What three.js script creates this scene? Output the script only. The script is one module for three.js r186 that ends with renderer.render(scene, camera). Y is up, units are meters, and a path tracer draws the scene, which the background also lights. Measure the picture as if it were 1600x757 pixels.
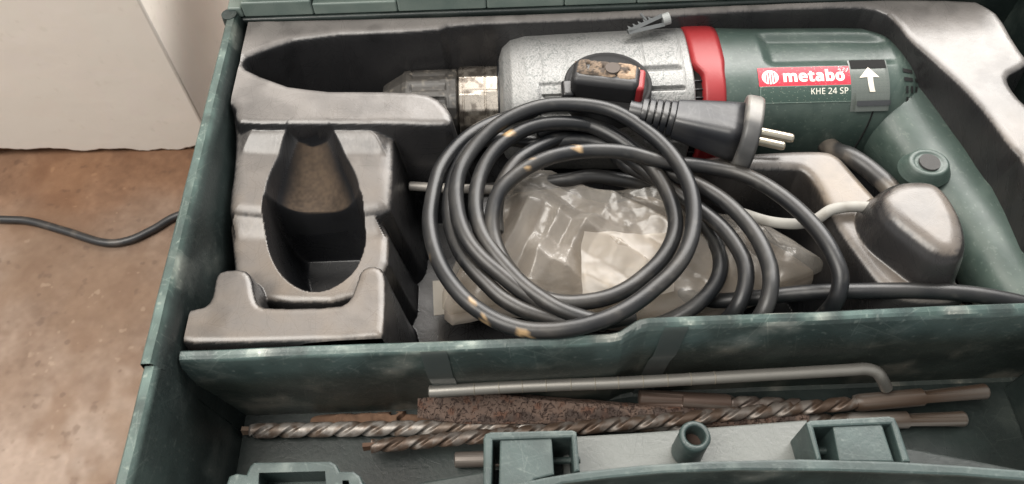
import * as THREE from 'three';
import { RoundedBoxGeometry } from 'three/addons/geometries/RoundedBoxGeometry.js';
import { mergeGeometries, mergeVertices, toCreasedNormals } from 'three/addons/utils/BufferGeometryUtils.js';
import { RectAreaLightUniformsLib } from 'three/addons/lights/RectAreaLightUniformsLib.js';
RectAreaLightUniformsLib.init();

// ---------------------------------------------------------------- camera, light, exposure
const scene = new THREE.Scene();
const camera = new THREE.PerspectiveCamera(34.15, 1024 / 484, 0.02, 30);
camera.position.set(0, 0.42, 0);
camera.up.set(0.0349, 0.5443, -0.8382);
camera.lookAt(0, 0.42 - 0.83867, -0.54464);
camera.focus = 0.43;
camera.userData.fStop = 13;
scene.background = new THREE.Color(0.52, 0.53, 0.54);
scene.environmentIntensity = 0.64;
const renderer = new THREE.WebGLRenderer({ antialias: true });
renderer.toneMapping = THREE.LinearToneMapping;
renderer.toneMappingExposure = 1.72;
renderer.shadowMap.enabled = true;
function windowLight(x, y, z, w, h, power, color, tx, ty, tz) {
  const l = new THREE.RectAreaLight(color, power, w, h);
  l.position.set(x, y, z); l.lookAt(tx, ty, tz); scene.add(l);
}
windowLight(-0.75, 1.7, 0.1, 1.1, 1.1, 7.2, 0xfffaf2, 0.0, 0.05, -0.28);     // skylight up on the left
windowLight(0.4, 1.4, -1.5, 2.4, 1.3, 7.6, 0xfbf7f2, 0.05, 0.05, -0.25);   // opening beyond the case

// ---------------------------------------------------------------- helpers
const clamp = (x, a = 0, b = 1) => Math.min(b, Math.max(a, x));
const lerp = (a, b, t) => a + (b - a) * t;
const smooth = (a, b, x) => { const t = clamp((x - a) / (b - a)); return t * t * (3 - 2 * t); };
const mix3 = (a, b, t) => [lerp(a[0], b[0], t), lerp(a[1], b[1], t), lerp(a[2], b[2], t)];
function mulberry(a) { return () => { a |= 0; a = a + 0x6D2B79F5 | 0; let t = Math.imul(a ^ a >>> 15, 1 | a); t = t + Math.imul(t ^ t >>> 7, 61 | t) ^ t; return ((t ^ t >>> 14) >>> 0) / 4294967296; }; }
const rnd = mulberry(7);
function hash(x, y, z) { let h = Math.imul(x | 0, 374761393) ^ Math.imul(y | 0, 668265263) ^ Math.imul(z | 0, 2147483647 ^ 0x5bd1e995); h = Math.imul(h ^ h >>> 13, 1274126177); h ^= h >>> 16; return (h >>> 0) / 4294967296; }
function noise3(x, y, z) {
  const i = Math.floor(x), j = Math.floor(y), k = Math.floor(z); let u = x - i, v = y - j, w = z - k;
  u = u * u * (3 - 2 * u); v = v * v * (3 - 2 * v); w = w * w * (3 - 2 * w);
  const c = (a, b, d) => hash(i + a, j + b, k + d);
  return lerp(lerp(lerp(c(0, 0, 0), c(1, 0, 0), u), lerp(c(0, 1, 0), c(1, 1, 0), u), v), lerp(lerp(c(0, 0, 1), c(1, 0, 1), u), lerp(c(0, 1, 1), c(1, 1, 1), u), v), w);
}
function fbm3(x, y, z, o = 4) { let s = 0, a = 0.5, n = 0; for (let i = 0; i < o; i++) { s += a * noise3(x + i * 17.3, y + i * 5.1, z - i * 9.7); n += a; a *= 0.5; x *= 2; y *= 2; z *= 2; } return s / n; }
function tile2(u, v, p, seed) {                                   // tileable value noise, period p
  const x = u * p, y = v * p, i = Math.floor(x), j = Math.floor(y); let a = x - i, b = y - j; a = a * a * (3 - 2 * a); b = b * b * (3 - 2 * b);
  const m = (n) => ((n % p) + p) % p, c = (s, t) => hash(m(i + s), m(j + t), seed);
  return lerp(lerp(c(0, 0), c(1, 0), a), lerp(c(0, 1), c(1, 1), a), b);
}
function tfbm(u, v, p, o, seed) { let s = 0, a = 0.5, n = 0; for (let i = 0; i < o; i++) { s += a * tile2(u, v, p, seed + i * 31); n += a; a *= 0.5; p *= 2; } return s / n; }
function tex(size, metres, fn, color = true) {                     // fn(u, v) -> [r, g, b] 0..1 (sRGB for colours)
  const d = new Uint8Array(size * size * 4);
  for (let y = 0; y < size; y++) for (let x = 0; x < size; x++) {
    const c = fn(x / size, y / size), k = (y * size + x) * 4;
    d[k] = clamp(c[0]) * 255; d[k + 1] = clamp(c[1]) * 255; d[k + 2] = clamp(c[2]) * 255; d[k + 3] = 255;
  }
  const t = new THREE.DataTexture(d, size, size); t.wrapS = t.wrapT = THREE.RepeatWrapping; t.magFilter = THREE.LinearFilter;
  if (color) t.colorSpace = THREE.SRGBColorSpace;
  t.repeat.set(1 / metres, 1 / metres); t.needsUpdate = true; return t;
}
function strokes(n, seed, size) {                                  // fine random scratches as a height/mask field
  const f = new Float32Array(size * size), r = mulberry(seed);
  for (let i = 0; i < n; i++) {
    let x = r() * size, y = r() * size, a = r() * 6.28; const len = 8 + r() * r() * size * 0.25, s = 0.25 + r() * 0.75;
    for (let k = 0; k < len; k++) { x += Math.cos(a); y += Math.sin(a); a += (r() - 0.5) * 0.04; f[((y | 0) & (size - 1)) * size + ((x | 0) & (size - 1))] = Math.max(f[((y | 0) & (size - 1)) * size + ((x | 0) & (size - 1))], s); }
  }
  return (u, v) => f[((v * size | 0) & (size - 1)) * size + ((u * size | 0) & (size - 1))];
}
const grey = (x) => [x, x, x];

// geometry helpers: everything is modelled in metres in place and then moved to the base of its thing
const bases = new Map(), used = new Map();
function numbered(n) { const k = used.get(n) ?? 0; used.set(n, k + 1); return k ? n + '_' + String(k).padStart(3, '0') : n; }
function thing(name, label, category, base, group) {
  const o = new THREE.Group(); o.name = numbered(name); o.position.set(...base); o.userData = { label, category };
  if (group) o.userData.group = group;
  scene.add(o); bases.set(o, base); return o;
}
function part(parent, name, geos, mat, label) {
  geos = Array.isArray(geos) ? geos : [geos];
  const g = geos.length > 1 ? mergeGeometries(geos.map((q) => { q = q.index ? q.toNonIndexed() : q.clone(); for (const k of Object.keys(q.attributes)) if (!['position', 'normal', 'uv', 'color'].includes(k)) q.deleteAttribute(k); return q; })) : geos[0];
  const b = bases.get(parent); g.translate(-b[0], -b[1], -b[2]);
  const m = new THREE.Mesh(g, mat); m.name = name; m.castShadow = m.receiveShadow = true; bases.set(m, b); parent.add(m);
  if (label) m.userData.label = label;
  return m;
}
function structure(name, geo, mat) { const m = new THREE.Mesh(geo, mat); m.name = name; m.userData.kind = 'structure'; m.castShadow = m.receiveShadow = true; scene.add(m); return m; }
function boxUV(g) {                                                // uv in metres, from the side each face looks to
  g = g.index ? g.toNonIndexed() : g; const p = g.attributes.position, n = g.attributes.normal, uv = new Float32Array(p.count * 2);
  for (let i = 0; i < p.count; i += 3) {
    const a = [0, 0, 0]; for (let k = 0; k < 3; k++) { a[0] += n.getX(i + k); a[1] += n.getY(i + k); a[2] += n.getZ(i + k); }
    const ax = a.map(Math.abs), m = ax[0] > ax[1] && ax[0] > ax[2] ? 0 : ax[1] > ax[2] ? 1 : 2;
    for (let k = 0; k < 3; k++) { const x = p.getX(i + k), y = p.getY(i + k), z = p.getZ(i + k); uv[(i + k) * 2] = m === 0 ? z : x; uv[(i + k) * 2 + 1] = m === 1 ? z : y; }
  }
  g.setAttribute('uv', new THREE.BufferAttribute(uv, 2)); return g;
}
function box(x0, x1, y0, y1, z0, z1, r = 0.001) {
  const w = x1 - x0, h = y1 - y0, d = z1 - z0; r = Math.min(r, w * 0.45, h * 0.45, d * 0.45);
  const g = new RoundedBoxGeometry(w, h, d, 2, r); g.translate((x0 + x1) / 2, (y0 + y1) / 2, (z0 + z1) / 2); return boxUV(g);
}
function chaikin(p, n = 2) { for (; n > 0; n--) { const q = []; p.forEach((a, i) => { const b = p[(i + 1) % p.length]; q.push([a[0] * 0.75 + b[0] * 0.25, a[1] * 0.75 + b[1] * 0.25], [a[0] * 0.25 + b[0] * 0.75, a[1] * 0.25 + b[1] * 0.75]); }); p = q; } return p; }
function plan(poly, y0, y1, bevel = 0.0006, holes = []) {           // an outline seen from above, raised from y0 to y1
  const s = new THREE.Shape(poly.map(([x, z]) => new THREE.Vector2(x, -z)));
  for (const h of holes) s.holes.push(new THREE.Path(h.map(([x, z]) => new THREE.Vector2(x, -z))));
  const g = new THREE.ExtrudeGeometry(s, { depth: Math.max(1e-4, y1 - y0 - 2 * bevel), bevelEnabled: bevel > 0, bevelSize: bevel, bevelThickness: bevel, bevelOffset: -bevel, bevelSegments: 2, curveSegments: 6 });
  g.rotateX(-Math.PI / 2); g.translate(0, y0 + bevel, 0); return boxUV(g);
}
const V = (p) => new THREE.Vector3(...p);
function tube(points, r, seg, radial = 14, closed = false, caps = true, tension = 0.5) {
  const c = new THREE.CatmullRomCurve3(points.map(V), closed, 'catmullrom', tension); const L = c.getLength();
  const n = seg ?? Math.ceil(L / 0.0025); const g = new THREE.TubeGeometry(c, n, r, radial, closed);
  const uv = g.attributes.uv; for (let i = 0; i < uv.count; i++) uv.setXY(i, uv.getX(i) * L, uv.getY(i) * r * 6.28);
  if (!caps || closed) return g.toNonIndexed();
  const out = [g.toNonIndexed()];
  for (const [t, s] of [[0, -1], [1, 1]]) { const q = new THREE.SphereGeometry(r, radial, 8); q.scale(1, 1, 0.35); const d = c.getTangent(t).multiplyScalar(s); q.applyQuaternion(new THREE.Quaternion().setFromUnitVectors(new THREE.Vector3(0, 0, 1), d)); q.translate(...c.getPoint(t).toArray()); out.push(q.toNonIndexed()); }
  return mergeGeometries(out);
}
function along(g, a, b, up = [0, 1, 0]) {                           // geometry built along +x from 0 -> laid from a towards b, its y axis as near to up as can be
  const A = V(a), d = V(b).sub(A).normalize(), z = new THREE.Vector3().crossVectors(d, V(up)).normalize(), y = new THREE.Vector3().crossVectors(z, d);
  g.applyMatrix4(new THREE.Matrix4().makeBasis(d, y, z).setPosition(A)); return g;
}
// rows of rings -> surface; ring(i, j) gives a point
function skin(nu, nv, f, closeV = true, capStart = false, capEnd = false) {
  const pos = [], uv = [], idx = []; const m = closeV ? nv : nv + 1; let arc = 0, prev = null;
  for (let i = 0; i <= nu; i++) { for (let j = 0; j < m; j++) { const p = f(i / nu, j / nv); pos.push(...p); uv.push(0, 0); } }
  const P = (i, j) => { const k = (i * m + (closeV ? j % nv : j)) * 3; return [pos[k], pos[k + 1], pos[k + 2]]; };
  for (let i = 0; i <= nu; i++) { if (i) { const a = P(i, 0), b = P(i - 1, 0); arc += Math.hypot(a[0] - b[0], a[1] - b[1], a[2] - b[2]); } let w = 0; for (let j = 0; j < m; j++) { if (j) { const a = P(i, j), b = P(i, j - 1); w += Math.hypot(a[0] - b[0], a[1] - b[1], a[2] - b[2]); } uv[(i * m + j) * 2] = arc; uv[(i * m + j) * 2 + 1] = w; } }
  for (let i = 0; i < nu; i++) for (let j = 0; j < nv; j++) { const a = i * m + j, b = i * m + (closeV ? (j + 1) % nv : j + 1), c = a + m, d = b + m; idx.push(a, c, b, b, c, d); }
  for (const [on, i, flip] of [[capStart, 0, 0], [capEnd, nu, 1]]) if (on) { let c = [0, 0, 0]; for (let j = 0; j < m; j++) { const p = P(i, j); c = c.map((v, k) => v + p[k] / m); } const k0 = pos.length / 3; pos.push(...c); uv.push(0, 0); for (let j = 0; j < nv; j++) { const a = i * m + j, b = i * m + (j + 1) % m; flip ? idx.push(k0, b, a) : idx.push(k0, a, b); } }
  const g = new THREE.BufferGeometry(); g.setAttribute('position', new THREE.Float32BufferAttribute(pos, 3)); g.setAttribute('uv', new THREE.Float32BufferAttribute(uv, 2)); g.setIndex(idx); g.computeVertexNormals(); return g;
}
function paint(g, fn) {                                            // vertex colours: base colour, dust, wear and some painted light
  const p = g.attributes.position, n = g.attributes.normal, c = new Float32Array(p.count * 3);
  for (let i = 0; i < p.count; i++) { const q = fn(p.getX(i), p.getY(i), p.getZ(i), n.getX(i), n.getY(i), n.getZ(i)); c[i * 3] = q[0]; c[i * 3 + 1] = q[1]; c[i * 3 + 2] = q[2]; }
  g.setAttribute('color', new THREE.BufferAttribute(c, 3)); return g;
}
const std = (o) => new THREE.MeshStandardMaterial(o), phy = (o) => new THREE.MeshPhysicalMaterial(o);

// ---------------------------------------------------------------- materials
const scr = strokes(900, 3, 512), scr2 = strokes(260, 11, 512);
const roughSpots = tex(512, 0.12, (u, v) => grey(0.55 + 0.35 * tfbm(u, v, 6, 5, 5) - 0.25 * scr(u, v)), false);
const fineBump = tex(512, 0.06, (u, v) => grey(0.5 + 0.5 * (tfbm(u, v, 40, 3, 9) - 0.5) - 0.3 * scr(u, v)), false);
function greenTex(dust) {
  return tex(512, 0.16, (u, v) => {
    const n = tfbm(u, v, 5, 6, 21), s = scr2(u, v), f = tfbm(u, v, 64, 2, 77);
    let c = mix3([0.14, 0.185, 0.18], [0.22, 0.275, 0.268], smooth(0.3, 0.75, n));
    c = mix3(c, [0.44, 0.46, 0.44], clamp(dust * smooth(0.5, 0.85, tfbm(u, v, 8, 5, 44)) + 0.35 * s + dust * 0.4 * smooth(0.72, 0.9, f)));
    return c;
  });
}
const M = {
  green: std({ map: greenTex(0.3), roughness: 0.62, roughnessMap: roughSpots, bumpMap: fineBump, bumpScale: 0.00012 }),
  greenWorn: std({ map: greenTex(0.8), roughness: 0.66, roughnessMap: roughSpots, bumpMap: fineBump, bumpScale: 0.00015 }),
  hinge: std({ map: tex(256, 0.1, (u, v) => { const n = tfbm(u, v, 6, 5, 90); return mix3([0.36, 0.42, 0.4], [0.5, 0.54, 0.51], n); }), roughness: 0.5, roughnessMap: roughSpots }),
  tray: std({ vertexColors: true, roughness: 0.5, roughnessMap: roughSpots, bumpMap: fineBump, bumpScale: 0.00006 }),
  steel: std({ color: 0x9a968e, metalness: 0.9, roughness: 0.42, roughnessMap: roughSpots }),
  brightSteel: std({ color: 0xc9c4ba, metalness: 1, roughness: 0.42, roughnessMap: roughSpots }),
  brass: std({ color: 0xbfb7a6, metalness: 1, roughness: 0.3 }),
  black: std({ color: 0x141517, roughness: 0.5, roughnessMap: roughSpots }),
  void: std({ color: 0x060606, roughness: 0.9 }),
  red: std({ color: 0x882427, roughness: 0.45, bumpMap: fineBump, bumpScale: 0.00005 }),
  rubber: std({ vertexColors: true, roughness: 0.4, bumpMap: fineBump, bumpScale: 0.00005 }),
  vc: std({ vertexColors: true, roughness: 0.75 }),
  metalVc: std({ vertexColors: true, metalness: 0.45, roughness: 0.7, roughnessMap: roughSpots }),
};
M.tray = phy({ specularIntensity: 1, vertexColors: true, map: tex(512, 0.14, (u, v) => grey(1 - 0.06 * scr2(u, v) - 0.12 * smooth(0.5, 0.75, tfbm(u, v, 9, 4, 50)))), roughness: 0.44, roughnessMap: roughSpots, bumpMap: fineBump, bumpScale: 0.00007 });
M.trayDust = M.tray.clone(); M.trayDust.roughness = 1; M.trayDust.roughnessMap = null; M.trayDust.specularIntensity = 0.35;
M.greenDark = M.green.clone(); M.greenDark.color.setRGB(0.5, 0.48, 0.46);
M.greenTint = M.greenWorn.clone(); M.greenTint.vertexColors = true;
M.cast = std({ map: tex(512, 0.05, (u, v) => { const n = tfbm(u, v, 64, 2, 61), m = tfbm(u, v, 110, 2, 15), l = tfbm(u, v, 5, 4, 3); return mix3([0.56, 0.56, 0.555], [0.25, 0.275, 0.27], clamp(smooth(0.52, 0.75, n) * 0.35 * smooth(0.2, 0.7, l) + smooth(0.58, 0.78, m) * 0.32)); }), metalness: 0.55, roughness: 0.55, bumpMap: tex(512, 0.05, (u, v) => grey(tfbm(u, v, 64, 2, 61)), false), bumpScale: 0.00018 });
M.body = std({ map: tex(512, 0.08, (u, v) => { const n = tfbm(u, v, 6, 5, 8), d = smooth(0.72, 0.8, tfbm(u, v, 50, 2, 5)); return mix3(mix3([0.2, 0.25, 0.232], [0.245, 0.3, 0.28], n), [0.5, 0.52, 0.48], 0.22 * d + 0.12 * smooth(0.5, 0.8, n)); }), roughness: 0.55, roughnessMap: roughSpots, bumpMap: fineBump, bumpScale: 0.00006 });

// ---------------------------------------------------------------- the place: floor and wall
const concrete = tex(1024, 0.6, (u, v) => {
  const a = tfbm(u, v, 5, 6, 101), b = tfbm(u, v, 14, 5, 202), c = tfbm(u, v, 90, 3, 303), d = tfbm(u, v, 30, 3, 404);
  let q = mix3([0.55, 0.47, 0.41], [0.7, 0.64, 0.595], smooth(0.32, 0.68, a)); { const w = 0.09 * (tfbm(u, v, 160, 2, 505) - 0.5) + 0.06 * (tfbm(u, v, 60, 2, 506) - 0.5); q = q.map((k) => k + w); }
  q = mix3(q, [0.56, 0.46, 0.375], 0.5 * smooth(0.4, 0.7, b));
  q = mix3(q, [0.48, 0.38, 0.31], 0.3 * smooth(0.58, 0.75, d));
  q = mix3(q, [0.78, 0.71, 0.64], 0.35 * smooth(0.79, 0.85, c)); return mix3(q, [0.36, 0.29, 0.25], 0.3 * smooth(0.3, 0.15, c));
});
{
  const g = new THREE.PlaneGeometry(2, 2, 420, 420); g.rotateX(-Math.PI / 2);
  { const p = g.attributes.position; for (let i = 0; i < p.count; i++) { const w = (t) => 0.3 * t + 1.7 * t * t * t; p.setX(i, -0.4 + w(p.getX(i))); p.setZ(i, -0.34 + w(p.getZ(i))); } g.computeVertexNormals(); }
  paint(g, (x, y, z) => { const e = smooth(-0.285, -0.325, z + 0.05 * (fbm3(x * 25, 1, z * 25, 4) - 0.5)) * smooth(-0.45, -0.3, x) * 0.8 + 0.2 * smooth(-0.3, -0.35, z); return mix3([1, 1, 1], mix3([0.88, 0.64, 0.45], [1.05, 0.82, 0.62], fbm3(x * 50, 4, z * 50, 4)), e); });
  structure('floor', boxUV(g), std({ color: 0xc4beb8, map: concrete, vertexColors: true, roughness: 0.85, bumpMap: tex(512, 0.15, (u, v) => grey(tfbm(u, v, 12, 5, 71)), false), bumpScale: 0.001 }));
  // plastered wall whose coat ends in a ragged lower edge
  const s = new THREE.Shape(); const x1 = -0.2035; s.moveTo(-1.6, 2.2); s.lineTo(-1.6, 0.004);
  for (let x = -1.6; x < x1 - 0.002; x += 0.0022) s.lineTo(x, Math.max(-0.001, 0.018 * (fbm3(x * 38, 1.3, 2, 5) - 0.42)) + 0.004 * smooth(0.5, 0.7, fbm3(x * 16, 7, 3, 2)));
  s.lineTo(x1, 0.003); s.lineTo(x1 + 0.012, 2.2);
  const w = new THREE.ExtrudeGeometry(s, { depth: 1.2, bevelEnabled: true, bevelSize: 0.0015, bevelThickness: 0.0015, bevelSegments: 2, bevelOffset: -0.0015 }); w.translate(0, 0, -0.3595 - 1.2);
  structure('wall', boxUV(w), std({ map: tex(512, 0.5, (u, v) => { const a = tfbm(u, v, 6, 6, 12), b = tfbm(u, v, 90, 3, 13); return mix3(mix3([0.87, 0.84, 0.8], [0.85, 0.815, 0.77], a), [0.72, 0.68, 0.62], 0.15 * smooth(0.74, 0.84, b)); }), roughness: 0.8, bumpMap: tex(512, 0.2, (u, v) => grey(tfbm(u, v, 10, 5, 14)), false), bumpScale: 0.0003 }));
  const wb = new THREE.BoxGeometry(1.39, 0.06, 1.19); wb.translate(-0.905, 0.03, -0.364 - 0.595);
  structure('wall_base', boxUV(wb), std({ color: 0xa0764f, map: concrete, roughness: 0.9 }));
}
{
  const c = thing('floor_cord', 'thin black cord lying across the brown floor left of the case', 'cord', [-0.2629, 0, -0.283]);
  part(c, 'cable', paint(tube([[-0.43, 0.0028, -0.3133], [-0.3854, 0.0028, -0.3073], [-0.3335, 0.0028, -0.3025], [-0.3139, 0.0028, -0.3002], [-0.2886, 0.0028, -0.2916], [-0.2613, 0.0028, -0.2816], [-0.2451, 0.0028, -0.2824], [-0.2306, 0.0028, -0.2906], [-0.218, 0.0028, -0.3001], [-0.1925, 0.0028, -0.3093]], 0.0026, 120, 10), (x, y, z) => mix3([0.02, 0.02, 0.021], [0.1, 0.085, 0.07], 0.5 * smooth(0.5, 0.8, fbm3(x * 200, y * 200, z * 200)))), M.rubber);
}

// ---------------------------------------------------------------- the tool case
const toolCase = thing('tool_case', 'open dark green plastic tool case lying on the brown floor', 'tool case', [0.07, 0, -0.22]);
{
  const A = [-0.1636, 0.105, -0.3638], B = [-0.1646, 0.105, -0.1025];                  // line of the left rim
  const XL = (z) => A[0] + (B[0] - A[0]) * (z - A[2]) / (B[2] - A[2]);
  const RX = 0.315, ZB = -0.3735, ZF = -0.06;
  // left wall: outer lip, rim and leaning inner face
  const prof = [[0.0185, 0.012], [0.0115, 0.06], [0.008, 0.098], [0.0062, 0.1015], [0.0055, 0.1045], [0.0045, 0.1055], [0.0008, 0.1055], [0, 0.1048], [-0.0004, 0.1], [0.002, 0.06], [0.005, 0]];
  const wallL = (z0, z1, lift, dx) => toCreasedNormals(skin(60, prof.length - 1, (u, v) => { const q = prof[Math.round(v * (prof.length - 1))], z = lerp(z0, z1, u); return [XL(z) + q[0] + dx * (q[1] > 0.09), q[1] + (q[1] > 0.09 ? lift : 0) + 0.0004 * (noise3(z * 90, 3, 1) - 0.5), z]; }, false).toNonIndexed(), 0.6);
  const split = -0.1475;
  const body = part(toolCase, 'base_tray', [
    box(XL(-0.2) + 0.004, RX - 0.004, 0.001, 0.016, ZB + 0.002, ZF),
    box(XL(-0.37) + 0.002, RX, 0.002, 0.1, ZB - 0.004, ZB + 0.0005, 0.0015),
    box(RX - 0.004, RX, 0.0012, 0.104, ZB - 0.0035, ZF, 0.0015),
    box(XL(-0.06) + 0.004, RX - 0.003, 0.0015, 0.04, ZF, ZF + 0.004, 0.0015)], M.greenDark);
  const rimTint = (x, y, z) => { const e = smooth(0.1, 0.1045, y) * (0.55 + 0.9 * (fbm3(x * 200, y * 200, z * 200, 3) - 0.4)); return mix3(mix3([0.3, 0.3, 0.3], [0.8, 0.76, 0.72], 0.6 * smooth(0.5, 0.8, fbm3(x * 25, y * 40, z * 40, 4)) * smooth(-0.2, -0.1, z)), [2.6, 2.5, 2.35], clamp(e)); };  // rim scuffed pale; inner face painted dark to stand in for shade
  part(toolCase, 'side_wall', [boxUV(wallL(ZB, split, 0, 0)), boxUV(wallL(split + 0.0003, ZF, -0.0018, 0.0012))].map((g) => paint(g, rimTint)), M.greenTint, 'left wall of the case with pale scuffed rim');
  // round lug at the rear left corner
  const lug = new THREE.CylinderGeometry(0.0045, 0.005, 0.012, 18); lug.translate(XL(ZB) + 0.001, 0.1, ZB + 0.002); part(toolCase, 'corner_lug', boxUV(lug), M.greenWorn);
  // partition between the moulded insert and the drill bit compartment: a lip that steps up at its middle
  const st = [[-0.1534, 0.092, -0.1558], [-0.104, 0.092, -0.1558], [-0.0309, 0.092, -0.1562], [0.0437, 0.092, -0.1569], [0.048, 0.0935, -0.157], [0.0566, 0.098, -0.1605], [0.061, 0.0985, -0.1611], [0.1438, 0.0985, -0.1614], [0.2428, 0.0985, -0.1621], [0.2894, 0.0985, -0.1622]];
  const topAt = (x) => { for (let i = 1; i < st.length; i++) if (x <= st[i][0] || i === st.length - 1) { const t = clamp((x - st[i - 1][0]) / (st[i][0] - st[i - 1][0]), 0, 1); return [lerp(st[i - 1][1], st[i][1], t), lerp(st[i - 1][2], st[i][2], t)]; } };
  const pr = [[-0.0045, 0, 0.1], [-0.0045, 0, 0.94], [-0.0042, 0, 0.985], [-0.0032, 0, 1], [-0.0012, 0, 1], [0, 0, 0.99], [0.0009, 0, 0.965], [0.0018, 0, 0.85], [0.0024, 0, 0.74], [0.0021, 0, 0.7], [0.001, 0, 0.6], [-0.0006, 0, 0.3], [-0.001, 0, 0.17], [0.001, 0, 0.163]];
  const X0 = st[0][0], X1 = 0.311;
  const part1 = skin(260, pr.length - 1, (u, v) => {
    const q = pr[Math.round(v * (pr.length - 1))]; let x = lerp(X0, X1, u); const [yt, zt] = topAt(x); const y = Math.max(0.0155, yt * q[2]);
    const slant = -0.012 * (1 - (y - 0.016) / 0.08); x += slant * smooth(0.1, 0, u); const wob = 0.0006 * (fbm3(x * 22, y * 30, 1, 2) - 0.5);
    return [x, y + (q[2] > 0.97 ? 0.0005 * (noise3(x * 60, 5, 5) - 0.5) : 0), zt + q[0] * 1.1 + wob];
  }, false, false, false);
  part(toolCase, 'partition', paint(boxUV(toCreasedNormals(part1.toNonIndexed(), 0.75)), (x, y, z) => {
    const yt = topAt(x)[0], h = y - yt, n = fbm3(x * 40, y * 60, z * 60, 4), lip = smooth(-0.026, -0.016, h + 0.006 * (n - 0.5));  // paler upper band: scuffs plus window reflection put into the colour
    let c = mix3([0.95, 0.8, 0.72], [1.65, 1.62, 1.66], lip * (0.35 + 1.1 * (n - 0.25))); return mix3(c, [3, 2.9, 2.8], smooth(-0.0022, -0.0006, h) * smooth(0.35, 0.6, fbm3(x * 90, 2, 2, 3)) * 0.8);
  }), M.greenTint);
  const pend = plan([[X0 - 0.011, topAt(X0)[1] - 0.004], [X0 - 0.011, topAt(X0)[1] + 0.001], [X0 + 0.002, topAt(X0)[1] + 0.001], [X0 + 0.002, topAt(X0)[1] - 0.004]], 0.016, 0.045); part(toolCase, 'partition_foot', pend, M.green);
  // end wall of the compartment on the right
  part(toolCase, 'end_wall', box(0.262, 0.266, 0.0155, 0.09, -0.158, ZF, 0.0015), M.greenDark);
  // clear adhesive strips stuck over the partition
  const strip = (x0, x1, lean) => skin(1, 9, (u, v) => { const i = 5 + v * 7, a = pr[Math.floor(i)], b = pr[Math.min(13, Math.floor(i) + 1)], t = i % 1, x = lerp(x0, x1, u) + lean * v, [yt, zt] = topAt(x), q2 = lerp(a[2], b[2], t); return [x, yt * q2, zt + lerp(a[0], b[0], t) * 1.1 + 0.0008]; }, false);
  const film = phy({ color: 0x7a8583, transmission: 0.75, thickness: 0, roughness: 0.3, side: THREE.DoubleSide });
  part(toolCase, 'adhesive_strip', strip(-0.044, -0.0318, 0.003), film, 'clear strip over the left of the partition');
  part(toolCase, 'adhesive_strip', strip(0.0681, 0.0791, -0.006), film, 'clear strip over the middle of the partition');
  // hinge blocks and the lid standing open behind
  for (const [a, b, h, c] of [[352, 372, 0.1075, 1], [374, 484, 0.111, 0], [486, 618, 0.1085, 0], [620, 760, 0.1115, 1], [762, 884, 0.109, 0], [886, 1000, 0.112, 1], [1002, 1130, 0.1085, 0], [1132, 1260, 0.111, 1], [1262, 1390, 0.1085, 0], [1392, 1540, 0.111, 1]])
    part(toolCase, 'hinge_block', box(a / 1 === 352 ? -0.164 : lerp(-0.1554, 0.2813, (a - 374) / 1166), lerp(-0.1554, 0.2813, (b + 1.4 - 374) / 1166), 0.1002, h, ZB - 0.0105 - c * 0.001, ZB - 0.0012, 0.0012), M.hinge);
  part(toolCase, 'hinge_rail', box(-0.158, 0.308, 0.09, 0.1055, ZB - 0.014, ZB - 0.003, 0.001), M.green);
  const lid = plan([[-0.158, -0.012], [-0.152, 0.0], [0.30, 0.0], [0.312, -0.012], [0.312, -0.29], [-0.158, -0.29]], 0, 0.03, 0.003); lid.rotateX(-0.9 + Math.PI / 2 - 0.2); lid.translate(0, 0.1, ZB - 0.012);
  part(toolCase, 'lid', lid, M.green);
  // ---- front side: ledge, latch housings, peg and arched rim
  const Y = 0.085, top = 0.085;
  const pl = (poly, a, b, bev = 0.0008, holes) => plan(poly, a, b, bev, holes);
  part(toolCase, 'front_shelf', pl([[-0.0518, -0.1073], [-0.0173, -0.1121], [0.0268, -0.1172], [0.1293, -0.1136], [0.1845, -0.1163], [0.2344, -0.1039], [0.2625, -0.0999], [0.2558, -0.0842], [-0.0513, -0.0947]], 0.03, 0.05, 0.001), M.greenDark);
  part(toolCase, 'ledge', pl([[0.0208, -0.124], [0.0569, -0.1248], [0.1364, -0.1282], [0.1309, -0.0972], [0.0193, -0.1011]], 0.04, 0.06, 0.001), std({ color: 0x696c69, roughness: 0.5, roughnessMap: roughSpots, bumpMap: fineBump, bumpScale: 0.0001 }), 'ledge between the latch housings, its window reflection painted pale grey');  // pale grey stands in for the window mirrored in the plastic
  part(toolCase, 'arched_rim', pl([[-0.0036, -0.0956], [0.0101, -0.0981], [0.0252, -0.1], [0.0513, -0.1019], [0.0787, -0.1026], [0.1197, -0.1022], [0.1599, -0.0997], [0.1863, -0.0971], [0.2225, -0.0929], [0.2207, -0.0884], [0.1847, -0.0926], [0.1637, -0.0941], [0.1318, -0.0963], [0.0915, -0.098], [0.0617, -0.098], [0.0371, -0.0966], [0.018, -0.0949], [0.0084, -0.0917], [-0.009, -0.0923]], 0.055, 0.085, 0.0012), M.greenWorn, 'arched dark green rim across the front');
  part(toolCase, 'hand_opening', pl([[0.0263, -0.099], [0.0425, -0.1022], [0.0687, -0.1036], [0.0977, -0.1034], [0.1422, -0.1016], [0.1448, -0.0972], [0.1417, -0.0852], [0.0256, -0.0892]], 0.0602, 0.0615, 0.0002), M.void);
  const hl = part(toolCase, 'latch_housing', [
    pl([[-0.0155, -0.1163], [-0.0147, -0.118], [-0.0124, -0.1188], [0.0235, -0.1184], [0.0254, -0.1175], [0.0255, -0.1003], [0.023, -0.0998], [0.0229, -0.115], [-0.0114, -0.115], [-0.0126, -0.0898], [-0.0158, -0.0899]], 0.05, 0.085, 0.001)], M.greenWorn, 'left latch housing');
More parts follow.
